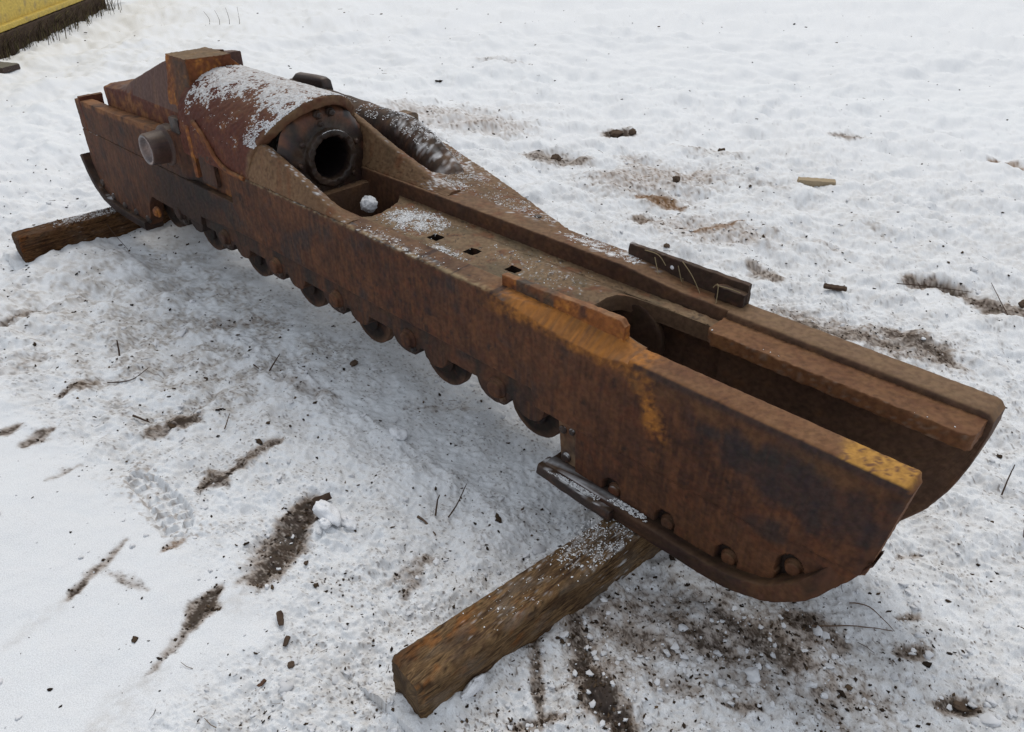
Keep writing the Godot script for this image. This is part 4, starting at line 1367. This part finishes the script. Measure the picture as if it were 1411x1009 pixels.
# ---------------------------------------------------------------- background, top left corner
func build_background() -> void:
	var p0 := Vector3(-8.8, 0.0, -1.0)
	var d := Vector3(-0.745, 0.0, -0.667)
	var back := Vector3(-0.667, 0.0, 0.745)      # away from the viewer
	var b := Basis(d, Vector3.UP, d.cross(Vector3.UP))
	var mb := MB.new(self, 10, 0.003)
	var at := p0 + d * 1.0
	var o := thing("machine_blade", "yellow painted steel blade with scuffed face standing beyond the frame, top left corner", "machine blade", at)
	box(mb, p0 + d * 1.0 + Vector3(0, 0.72, 0) + back * 0.06, Vector3(2.6, 0.535, 0.03), 0.01, 0.05, b)
	part("face_plate", mb, M.paint, o, at)
	mb = MB.new(self, 10, 0.003)
	box(mb, p0 + d * 1.0 + Vector3(0, 0.212, 0) + back * 0.035, Vector3(2.6, 0.025, 0.05), 0.008, 0.05, b)
	part("bottom_lip", mb, M.paint, o, at)
	mb = MB.new(self, 10, 0.003)
	box(mb, p0 + d * -0.1 + Vector3(0, 0.72, 0) + back * 0.02, Vector3(0.025, 0.45, 0.03), 0.006, 0.05, b)
	part("rib", mb, M.paint, o, at)
	mb = MB.new(self, 12, 0.01)
	at = p0 + d * 0.6
	box(mb, p0 + d * 0.55 + Vector3(0, 0.075, 0) + back * 0.07, Vector3(2.15, 0.105, 0.1), 0.02, 0.05, b)
	solo("sleeper", mb, M.wood, at, "dark timber sleeper carrying the yellow blade, grass along its foot", "sleeper")
	mb = MB.new(self, 7, 0.003)
	var pd := Vector3(0.906, 0.0, -0.423)
	var pc := Vector3(-8.29, 0.05, -0.63)
	box(mb, pc, Vector3(0.42, 0.025, 0.09), 0.005, 0.02, Basis(pd, Vector3.UP, pd.cross(Vector3.UP)))
	for i in mb.v.size(): mb.c[i] = Color(0.2, 0.19, 0.16) if mb.n[i].y > 0.5 else Color(0.1, 0.075, 0.07)
	solo("plank", mb, M.wood, pc, "grey weathered plank lying on the snow in front of the yellow blade", "plank")
	# dead grass along the sleeper
	var blade := MB.new(self, 9, 0.0)
	tube(blade, [Vector3.ZERO, Vector3(0.01, 0.07, 0), Vector3(0.04, 0.13, 0.01), Vector3(0.09, 0.17, 0.015)], 0.0035, 0.0008, 4)
	for i in blade.v.size(): blade.c[i] = Color(1, 1, 1)
	var m := blade.mesh(Vector3.ZERO)
	m.surface_set_material(0, M.crumb)
	var pl := []
	var cl := []
	for i in 420:
		var s := rng.randf_range(-1.5, 2.75)
		var at2 := p0 + d * s - back * rng.randf_range(0.0, 0.12) * (1.0 if rng.randf() < 0.7 else 2.2)
		pl.append(Transform3D(Basis(Vector3.UP, rng.randf() * TAU).scaled(Vector3.ONE * rng.randf_range(0.5, 1.3)), at2))
		cl.append(Color(0.05, 0.038, 0.025).lerp(Color(0.24, 0.2, 0.1), rng.randf() * rng.randf()))
	scatter("dead_grass", m, pl, cl, "dark dead grass along the foot of the sleeper under the yellow blade", "grass")

# ---------------------------------------------------------------- litter on the snow
func twig(pts: Array, r: float, label: String, kind := "twig", lift := 0.008, c := Color(0.075, 0.05, 0.038)) -> void:
	var q := []
	for p in pts: q.append(Vector3(p.x, ground_y(p.x, p.z) + lift + p.y, p.z))
	var mb := MB.new(self, 12, 0.001)
	tube(mb, smooth_line(q, 6), r, r * 0.5, 6)
	for i in mb.v.size(): mb.c[i] = c.lerp(mb.c[i], 0.4)
	solo(kind, mb, M.crumb, q[0], label, kind, "twigs lying on the snow" if kind == "twig" else "")

func lump(called: String, at: Vector3, half: Vector3, k: int, sd: float, label: String, category: String, group := "", sink := 0.35) -> void:
	var mb := MB.new(self, k, 0.0)
	var y := ground_y(at.x, at.z) + half.y * (1.0 - sink) + at.y
	var rows := []
	for i in 15:
		var a := PI * i / 14.0
		var row := PackedVector3Array()
		for j in 22:
			var f := TAU * j / 22.0
			var u := Vector3(sin(a) * cos(f), cos(a), sin(a) * sin(f))
			var w := 1.0 + 0.3 * nb.get_noise_3dv(u * 0.35 + Vector3(sd, 0, 0)) * 1.4 + 0.22 * nm.get_noise_3dv(u * 0.16 + Vector3(sd, 0, 0))
			row.append(Vector3(at.x, y, at.z) + u * half * w)
		rows.append(row)
	mb.grid_c(rows)
	solo(called, mb, M.snow if k == 8 else M.crumb, Vector3(at.x, y, at.z), label, category, group)

func slab(called: String, at: Vector3, half: Vector3, yaw: float, tilt: float, k: int, label: String, category: String, c := Color(0, 0, 0, 0)) -> void:
	var mb := MB.new(self, k, 0.003)
	var p := Vector3(at.x, ground_y(at.x, at.z) + at.y, at.z)
	box(mb, p, half, 0.002, 0.006, Basis(Vector3.UP, yaw) * Basis(Vector3.RIGHT, tilt))
	if c.a > 0.0:
		for i in mb.v.size(): mb.c[i] = c.lerp(mb.c[i], 0.3)
	solo(called, mb, M.crumb, p, label, category)

func build_litter() -> void:
	twig([Vector3(-2.75, 0.0, 0.504), Vector3(-2.765, 0.03, 0.495), Vector3(-2.77, 0.062, 0.49)], 0.004, "short upright twig standing in the soiled snow, left")
	twig([Vector3(-2.359, 0, 0.629), Vector3(-2.29, 0.004, 0.606)], 0.004, "thick short twig beside the dark grassy patch above the boot print")
	twig([Vector3(-2.625, 0, 0.604), Vector3(-2.573, 0, 0.541), Vector3(-2.57, 0.012, 0.474)], 0.0025, "long thin bent twig lying below the upright twig at left")
	twig([Vector3(-2.334, 0, 0.193), Vector3(-2.276, 0.01, 0.204)], 0.003, "small straight twig, left one of a crossed pair in mid snow")
	twig([Vector3(-2.25, 0, 0.179), Vector3(-2.285, 0.03, 0.11)], 0.003, "forked twig, right one of a crossed pair in mid snow")
	twig([Vector3(-2.09, 0, 0.448), Vector3(-2.14, 0.01, 0.40)], 0.0022, "thin pale stalk above the boot print toward the frame", "twig", 0.006, Color(0.16, 0.11, 0.08))
	twig([Vector3(-1.275, 0, 0.25), Vector3(-1.30, 0.02, 0.22), Vector3(-1.315, 0.03, 0.198)], 0.003, "dark twig poking up between the frame and near timber, left of a longer one")
	twig([Vector3(-1.243, 0, 0.23), Vector3(-1.262, 0.012, 0.175), Vector3(-1.282, 0.03, 0.123)], 0.0024, "longer slanting twig between the frame and near timber")
	twig([Vector3(-1.312, 0, 0.285), Vector3(-1.284, 0.004, 0.282), Vector3(-1.227, 0, 0.293)], 0.004, "curved brown twig half sunk in snow left of the near timber", "twig", 0.003, Color(0.17, 0.12, 0.09))
	twig([Vector3(-0.059, 0.0, -0.766), Vector3(-0.078, 0.05, -0.80), Vector3(-0.088, 0.11, -0.83)], 0.003, "tall dark curved twig at the right edge of the picture")
	twig([Vector3(-0.158, 0.0, -0.945), Vector3(-0.162, 0.03, -0.98), Vector3(-0.164, 0.055, -1.01)], 0.0028, "slanting twig with a hook at its foot right of the far fork arm")
	twig([Vector3(-0.303, 0.0, -0.242), Vector3(-0.262, 0.0, -0.26), Vector3(-0.191, 0.0, -0.248)], 0.0018, "upper strand of a thin bent stalk in front of the fork tip", "twig", 0.007, Color(0.2, 0.13, 0.09))
	twig([Vector3(-0.338, 0.0, -0.12), Vector3(-0.261, 0.0, -0.195), Vector3(-0.194, 0.0, -0.245)], 0.0018, "lower strand of a thin bent stalk in front of the fork tip", "twig", 0.007, Color(0.2, 0.13, 0.09))
	twig([Vector3(-3.926, 0.11, 0.06), Vector3(-3.80, 0.06, 0.08), Vector3(-3.62, 0.0, 0.085)], 0.002, "thin stalk leaning on the dark rear timber")
	twig([Vector3(-5.0, 0.0, -1.72), Vector3(-5.06, 0.12, -1.70), Vector3(-5.2, 0.24, -1.68)], 0.0022, "thin weed stem leaning behind the upright block")
	for i in 4:
		var w := Vector3(-8.9 + 0.13 * i, 0.0, -3.15 - 0.05 * i)
		twig([w, w + Vector3(0.01, 0.06, 0.0), w + Vector3(0.03 * (i - 1.5), 0.13 + 0.015 * i, 0.02)], 0.0028, ["leftmost weed stem of the far tuft beyond the frame", "second weed stem from the left in the far tuft beyond the frame", "third weed stem from the left in the far tuft beyond the frame", "rightmost weed stem of the far tuft beyond the frame"][i])
	twig([Vector3(-2.27, 0.0, -1.264), Vector3(-2.28, 0.03, -1.29), Vector3(-2.296, 0.05, -1.31)], 0.0022, "lone dark stalk in clean snow right of the brace plate")
	twig([Vector3(-0.9, 0.0, -2.05), Vector3(-0.8, 0.0, -2.2), Vector3(-0.66, 0.02, -2.28)], 0.0025, "fine bent stalk over the dark furrow at right")
	twig([Vector3(-0.42, 0.0, -1.98), Vector3(-0.5, 0.01, -2.16), Vector3(-0.62, 0.0, -2.4)], 0.0025, "long fine stalk crossing the dark furrow at the right edge")
	# straw caught on the far fin
	var straws := [[[-0.99, 0.645, -0.398], [-0.965, 0.60, -0.39], [-0.955, 0.63, -0.37]], [[-0.98, 0.66, -0.40], [-0.94, 0.635, -0.39], [-0.90, 0.60, -0.375]], [[-0.87, 0.63, -0.38], [-0.855, 0.645, -0.375], [-0.845, 0.61, -0.36], [-0.842, 0.595, -0.35]], [[-0.86, 0.64, -0.378], [-0.82, 0.648, -0.37], [-0.79, 0.645, -0.375]], [[-1.10, 0.655, -0.4], [-1.05, 0.66, -0.39], [-1.02, 0.64, -0.385]], [[-1.06, 0.65, -0.39], [-1.03, 0.615, -0.37]]]
	var names := ["bent straw hanging on the inner face of the far fin", "straw lying slantwise across the far fin", "looped straw below the small tab of the far fin", "straw curled over the small tab of the far fin", "fine straw along the top left of the far fin", "single straw dangling from the left part of the far fin"]
	for i in straws.size():
		var q := []
		for p in straws[i]: q.append(Vector3(p[0], p[1], p[2]))
		var mb := MB.new(self, 9, 0.0)
		tube(mb, smooth_line(q, 6), 0.0016, 0.001, 5)
		for k in mb.v.size(): mb.c[k] = Color(0.26, 0.2, 0.12)
		solo("straw", mb, M.crumb, q[0], names[i], "straw", "straws caught on the far fin")
	# flat scraps and clods
	slab("bark_strip", Vector3(-1.279, 0.012, 0.746), Vector3(0.022, 0.003, 0.007), -0.45, 0.25, 12, "dark narrow bark strip lying alone in clean snow at lower left", "bark strip")
	slab("bark_strip", Vector3(-1.222, 0.006, 0.768), Vector3(0.014, 0.003, 0.006), -0.9, 0.1, 12, "small broken bark piece just below the narrow strip, lower left", "bark strip")
	slab("bark_strip", Vector3(-1.545, 0.016, 0.44), Vector3(0.026, 0.004, 0.010), 1.3, 0.7, 12, "dark bark piece sticking out above a brown smear and snow chunk", "bark strip")
	slab("stick", Vector3(-1.06, 0.012, -1.79), Vector3(0.045, 0.007, 0.012), 0.4, 0.1, 12, "short black stick lying on clean snow beyond the far fork arm", "stick")
	slab("wood_chip", Vector3(-1.72, 0.016, -2.99), Vector3(0.10, 0.02, 0.022), 0.55, 0.1, 7, "pale fresh wood chip lying on snow far beyond the frame", "wood chip", Color(0.5, 0.4, 0.27))
	slab("leaf", Vector3(-1.166, 0.006, 0.868), Vector3(0.012, 0.002, 0.005), 1.9, 0.2, 12, "small brown leaf scrap near the bottom edge left of the near timber", "leaf", Color(0.11, 0.06, 0.04))
	lump("snow_chunk", Vector3(-1.475, 0.0, 0.47), Vector3(0.055, 0.024, 0.026), 8, 1.0, "white lump of snow beside the bark piece and brown smear", "snow chunk", "loose chunks of snow")
	lump("snow_chunk", Vector3(-1.425, 0.0, 0.44), Vector3(0.03, 0.016, 0.02), 8, 2.0, "smaller snow lump just right of the one by the bark piece", "snow chunk", "loose chunks of snow")
	lump("snow_chunk", Vector3(-1.44, 0.0, 0.50), Vector3(0.018, 0.012, 0.014), 8, 3.0, "small snow crumb in front of the lump by the bark piece", "snow chunk", "loose chunks of snow")
	lump("snow_chunk", Vector3(-0.797, 0.0, 0.56), Vector3(0.010, 0.018, 0.034), 8, 4.0, "snow lump stuck to the right side of the near timber near its end", "snow chunk", "loose chunks of snow")
	lump("snow_chunk", Vector3(-1.62, 0.0, 0.10), Vector3(0.03, 0.018, 0.025), 8, 6.0, "snow lump in the churned snow below the middle rollers", "snow chunk", "loose chunks of snow")
	lump("snow_chunk", Vector3(-2.64, 0.0, 1.0), Vector3(0.03, 0.012, 0.02), 8, 7.0, "low snow lump at the left edge of the picture", "snow chunk", "loose chunks of snow")
	lump("clod", Vector3(-2.075, 0.0, -0.062), Vector3(0.012, 0.011, 0.016), 9, 1.0, "dark pebble-like clod on snow in front of the middle rollers", "clod", "dark clods on the snow")
	lump("clod", Vector3(-0.011, 0.0, -0.162), Vector3(0.013, 0.008, 0.012), 9, 2.0, "brown clod near the lower right corner of the picture", "clod", "dark clods on the snow")
	lump("clod", Vector3(-3.12, 0.0, -2.98), Vector3(0.04, 0.024, 0.05), 9, 3.0, "large dark clod in the far snow, above the tan stained patch", "clod", "dark clods on the snow")
	lump("clod", Vector3(-3.02, 0.0, -3.02), Vector3(0.026, 0.02, 0.03), 9, 3.5, "smaller dark clod touching the large far clod", "clod", "dark clods on the snow")
	lump("clod", Vector3(-1.15, 0.0, 0.80), Vector3(0.009, 0.006, 0.008), 9, 4.0, "small black clod under the bark strips at lower left", "clod", "dark clods on the snow")
	lump("clod", Vector3(-1.39, 0.0, 0.60), Vector3(0.006, 0.005, 0.006), 9, 5.0, "tiny black clod in snow right of the snow lump", "clod", "dark clods on the snow")
	lump("clod", Vector3(-2.3, 0.0, -2.46), Vector3(0.02, 0.02, 0.02), 9, 6.0, "round dark clod left of the pale wood chip", "clod", "dark clods on the snow")
	lump("clod", Vector3(-3.1, 0.0, -2.35), Vector3(0.03, 0.025, 0.03), 9, 7.0, "black clod in the speckled patch behind the brace plate", "clod", "dark clods on the snow")
	lump("clod", Vector3(-0.45, 0.0, -2.3), Vector3(0.03, 0.02, 0.03), 9, 8.0, "dark clod at the end of the furrow on the right", "clod", "dark clods on the snow")
	lump("clod", Vector3(-1.84, 0.0, -1.70), Vector3(0.014, 0.012, 0.014), 9, 9.0, "small dark clod on clean snow below the orange stain", "clod", "dark clods on the snow")
	# the ball of snow in the gap in front of the bored hub
	var mb := MB.new(self, 8, 0.004)
	var rows := []
	for i in 31:
		var row := PackedVector3Array()
		for j in 44:
			var a := PI * i / 30.0
			var f := TAU * j / 44.0
			row.append(Vector3(-2.075, 0.578, -0.20) + Vector3(sin(a) * cos(f), cos(a) * 0.95, sin(a) * sin(f)) * 0.028 * (1.0 + 0.16 * nm.get_noise_3d(sin(a) * cos(f) * 0.12, cos(a) * 0.12, sin(a) * sin(f) * 0.12)))
		rows.append(row)
	mb.grid_c(rows)
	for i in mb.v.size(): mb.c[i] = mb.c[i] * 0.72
	solo("snowball", mb, M.snow, Vector3(-2.075, 0.578, -0.20), "round ball of snow lodged in the gap in front of the bored hub", "snowball")

# ---------------------------------------------------------------- loose grains: soil and snow
func pebble(sd: int, k: int, wild := 1.0) -> ArrayMesh:
	var mb := MB.new(self, k, 0.0)
	var rows := []
	for i in 6:
		var a := PI * i / 5.0
		var row := PackedVector3Array()
		for j in 7:
			var f := TAU * j / 7.0
			var u := Vector3(sin(a) * cos(f), cos(a) * 0.75, sin(a) * sin(f))
			row.append(u * (1.0 + wild * 0.9 * nb.get_noise_3dv(u * 0.5 + Vector3(sd, 0, 0)) + wild * 0.9 * nm.get_noise_3dv(u * 0.3 + Vector3(sd, 0, 0))))
		rows.append(row)
	mb.grid_c(rows)
	for i in mb.v.size(): mb.c[i] = Color(1, 1, 1)
	var m := mb.mesh(Vector3.ZERO)
	m.surface_set_material(0, M.crumb)
	return m

func grain(p: Vector3, s: float, long := 2.0) -> Transform3D:
	var b := Basis(Vector3.UP, rng.randf() * TAU) * Basis(Vector3.RIGHT, rng.randf_range(-0.5, 0.5))
	return Transform3D(b * Basis.from_scale(Vector3(s * rng.randf_range(0.7, long), s * rng.randf_range(0.45, 1.0), s * rng.randf_range(0.7, 1.2))), p)

func under_iron(x: float, z: float) -> bool:
	return (x > -0.96 and x < -0.66 and z < 0.69 and z > -0.8 and absf(x - (-0.845 + (0.35 - z) * 0.11)) < 0.066) or (absf(x + 3.885) < 0.07 and z < 0.46 and z > -0.75)

func build_snow_bits() -> void:
	var soil_p := []
	var soil_c := []
	var snow_p := []
	var snow_c := []
	var straw_p := []
	var straw_c := []
	for i in 125000:
		var r := 0.85 * exp(rng.randf() * 2.55)
		var a := 3.9076 + rng.randf_range(-0.86, 0.86)
		var x := sin(a) * r
		var z := cos(a) * r + 1.266
		var pick := rng.randf()
		if under_iron(x, z): continue
		var s := look(soil_grid, x, z)
		var ch := churn(x, z)
		var cl := gB.get_noise_2d(x * 0.9 + 50.0, z * 0.9)
		var fork := sm(-1.3, -0.9, x) * sm(-0.6, -0.1, z)
		var strip_ := sm(-0.3, 0.0, z) * (1.0 - sm(0.6, 0.9, z)) * sm(-1.9, -2.3, x)
		var dens := 0.006 + 0.85 * clampf(s * 0.9, 0.0, 1.0) * 0.55 + ch * (0.014 + 0.10 * sm(0.15, 0.55, cl)) + 0.04 * fork + 0.06 * strip_
		if r > 4.5: dens *= 0.6
		if pick < dens:
			var q := rng.randf()
			var size := lerpf(0.0008, 0.0034, q * q * q) * (1.0 + r * 0.2)
			if rng.randf() < 0.025: size *= 2.0
			soil_p.append(grain(Vector3(x, ground_y(x, z) + size * 0.25, z), size))
			soil_c.append(Color(0.03, 0.022, 0.017).lerp(Color(0.14, 0.095, 0.06), rng.randf() * rng.randf()))
		elif pick > 1.0 - (0.006 + 0.05 * ch * (0.2 + sm(0.0, 0.4, -cl)) + 0.055 * fork) and r < 5.0:
			var q := rng.randf()
			var size := lerpf(0.0014, 0.009, q * q * q * q) * (1.0 + 0.12 * r)
			if rng.randf() < 0.02: size *= 2.0
			snow_p.append(grain(Vector3(x, ground_y(x, z) + size * 0.15, z), size, 1.25))
			var w := rng.randf_range(0.64, 0.78)
			snow_c.append(Color(w, w, w * 1.02))
		elif pick > 0.5 and pick < 0.5 + 0.0016 * ch:
			straw_p.append(Transform3D(Basis(Vector3.UP, rng.randf() * TAU) * Basis(Vector3.RIGHT, rng.randf_range(-0.15, 0.35)) * Basis.from_scale(Vector3.ONE * rng.randf_range(0.3, 1.3) * (0.7 + 0.08 * r)), Vector3(x, ground_y(x, z) + 0.003, z)))
			straw_c.append(Color(0.05, 0.034, 0.027).lerp(Color(0.2, 0.14, 0.09), rng.randf()))
	scatter("soil_crumbs", pebble(1, 9), soil_p, soil_c, "crumbs of dark soil peppered over the trampled snow", "soil")
	scatter("snow_crumbs", pebble(2, 8, 0.8), snow_p, snow_c, "loose crumbs of snow and ice over the trampled ground", "snow")
	var sb := MB.new(self, 9, 0.0)
	tube(sb, [Vector3(0, 0, -0.02), Vector3(0.003, 0.002, 0.0), Vector3(0.0, 0.004, 0.022)], 0.0011, 0.0007, 4)
	for i in sb.v.size(): sb.c[i] = Color(1, 1, 1)
	var sm_ := sb.mesh(Vector3.ZERO)
	sm_.surface_set_material(0, M.crumb)
	scatter("chaff", sm_, straw_p, straw_c, "short bits of straw and bark strewn over the snow", "chaff")
	# snow lying on the iron and on the timbers: [x0, x1, z0, z1, y, amount, patchiness]
	var fp := []
	var fc := []
	var beds := [
		[-1.99, -1.72, -0.31, -0.13, 0.573, 900, 0.05], [-1.72, -1.15, -0.33, -0.09, 0.573, 420, 0.25], [-1.66, -1.52, -0.15, -0.09, 0.573, 160, 0.0],
		[-2.50, -1.95, -0.075, -0.002, 0.611, 160, 0.2], [-2.0, -1.35, -0.07, -0.002, 0.611, 160, 0.25],
		[-2.5, -1.95, -0.74, -0.43, 0.612, 1500, 0.0], [-2.0, -1.42, -0.56, -0.36, 0.622, 900, 0.12], [-1.4, -1.1, -0.42, -0.36, 0.624, 420, 0.0],
		[-1.06, -0.88, 0.002, 0.04, 0.171, 420, -0.1], [-0.86, -0.74, 0.0, 0.022, 0.175, 150, 0.1], [-0.8, -0.22, -0.270, -0.258, 0.585, 60, 0.2],
		[-0.88, -0.76, 0.0, 0.25, 0.123, 400, 0.1], [-0.92, -0.78, 0.2, 0.5, 0.123, 130, 0.25], [-3.93, -3.84, -0.02, 0.3, 0.126, 300, 0.1]]
	for bd in beds:
		for i in int(bd[5]) * 9:
			var x := rng.randf_range(bd[0], bd[1])
			var z := rng.randf_range(bd[2], bd[3])
			if frost(Vector3(x, bd[4], z)) + 0.35 * nf.get_noise_2d(x, z) < rng.randf_range(0.15, 0.75): continue
			if absf(bd[4] - 0.612) < 0.02 and z < -0.42 and z < lerpf(-0.725, -0.43, clampf((x + 2.19) / 0.76, 0.0, 1.0)) + 0.01: continue
			if bd[4] < 0.13 and not under_iron(x, z): continue
			var s := lerpf(0.0006, 0.0022, pow(rng.randf(), 2.5))
			fp.append(grain(Vector3(x, bd[4] + s * 0.3, z), s))
			var w := rng.randf_range(0.7, 0.84)
			fc.append(Color(w, w, w))
	# on the tube and along the arched cover's rim
	for i in 2600:
		var a := rng.randf_range(-0.85, 0.85)
		var x := rng.randf_range(-2.75, -2.1)
		var r := 0.0765
		var p := Vector3(x, 0.666 - 0.045 * sm(-2.4, -2.08, x) + cos(a) * r, -0.60 + 0.03 * sm(-2.4, -2.1, x) + sin(a) * r)
		if nm.get_noise_3dv(p * 1.2) < -0.15 + absf(a) * 0.3: continue
		var s := rng.randf_range(0.0006, 0.0024)
		fp.append(grain(p, s)); fc.append(Color(0.78, 0.78, 0.79))
	for i in 5000:
		var f := rng.randf_range(0.16, 0.6)
		var p := arch(f, 0.207, 0.60)
		p.x = lut(COVER_FRONT, p.y) - absf(rng.randfn(0.0, 0.05))
		if nm.get_noise_3dv(p) < -0.1 + 0.5 * (0.30 - f): continue
		var s := rng.randf_range(0.0006, 0.0022)
		fp.append(grain(p, s)); fc.append(Color(0.78, 0.78, 0.79))
	for i in 60:
		var a := rng.randf_range(-0.6, 0.4)
		fp.append(grain(Vector3(-2.268 + rng.randf() * 0.003, 0.69 + cos(a) * 0.094, -0.21 + sin(a) * 0.096), rng.randf_range(0.0008, 0.002)))
		fc.append(Color(0.75, 0.75, 0.76))
	scatter("snow_grains", pebble(3, 8, 0.6), fp, fc, "dusting of snow grains on the rusty frame and the timbers", "snow")
	# a thin crust of snow on the arched cover; it thins out to nothing down the near flank
	var mb := MB.new(self, 8, 0.0)
	var rows := []
	for k in 230:
		var row := PackedVector3Array()
		for j in 170:
			var f := lerpf(0.13, 0.8, j / 169.0)
			var p := arch(f, 0.206, 0.60)
			var m := p - Vector3(0.0, 0.69, -0.21)
			m = m.normalized()
			p.x = lerpf(-2.93, lut(COVER_FRONT, p.y) - 0.006, k / 229.0)
			var cover := sm(0.42, 0.95, m.y + 0.22 * nb.get_noise_3dv(p * 1.5) + 0.14 * sm(-2.72, -2.9, p.x) - 0.10 * sm(-2.75, -2.6, p.x) * (1.0 - sm(-2.42, -2.32, p.x)))
			var h := cover * 0.95 + 0.7 * nm.get_noise_3dv(p) + 0.55 * nf.get_noise_3dv(p * 1.4) + 0.75 * ns.get_noise_3dv(p) - 0.68
			row.append(p + m * clampf(h * 0.005, -0.006, 0.004))
		rows.append(row)
	mb.grid(rows, false, Vector3.UP, true)
	for i in mb.v.size(): mb.c[i] = Color(0.62, 0.615, 0.61).lerp(Color(0.42, 0.36, 0.33), clampf(0.25 + 0.9 * nf.get_noise_3dv(mb.v[i]), 0.0, 1.0))
	solo("snow_crust", mb, M.snow, Vector3(-2.6, 0.9, -0.21), "thin patchy crust of snow on top of the arched cover", "snow", "", "stuff")
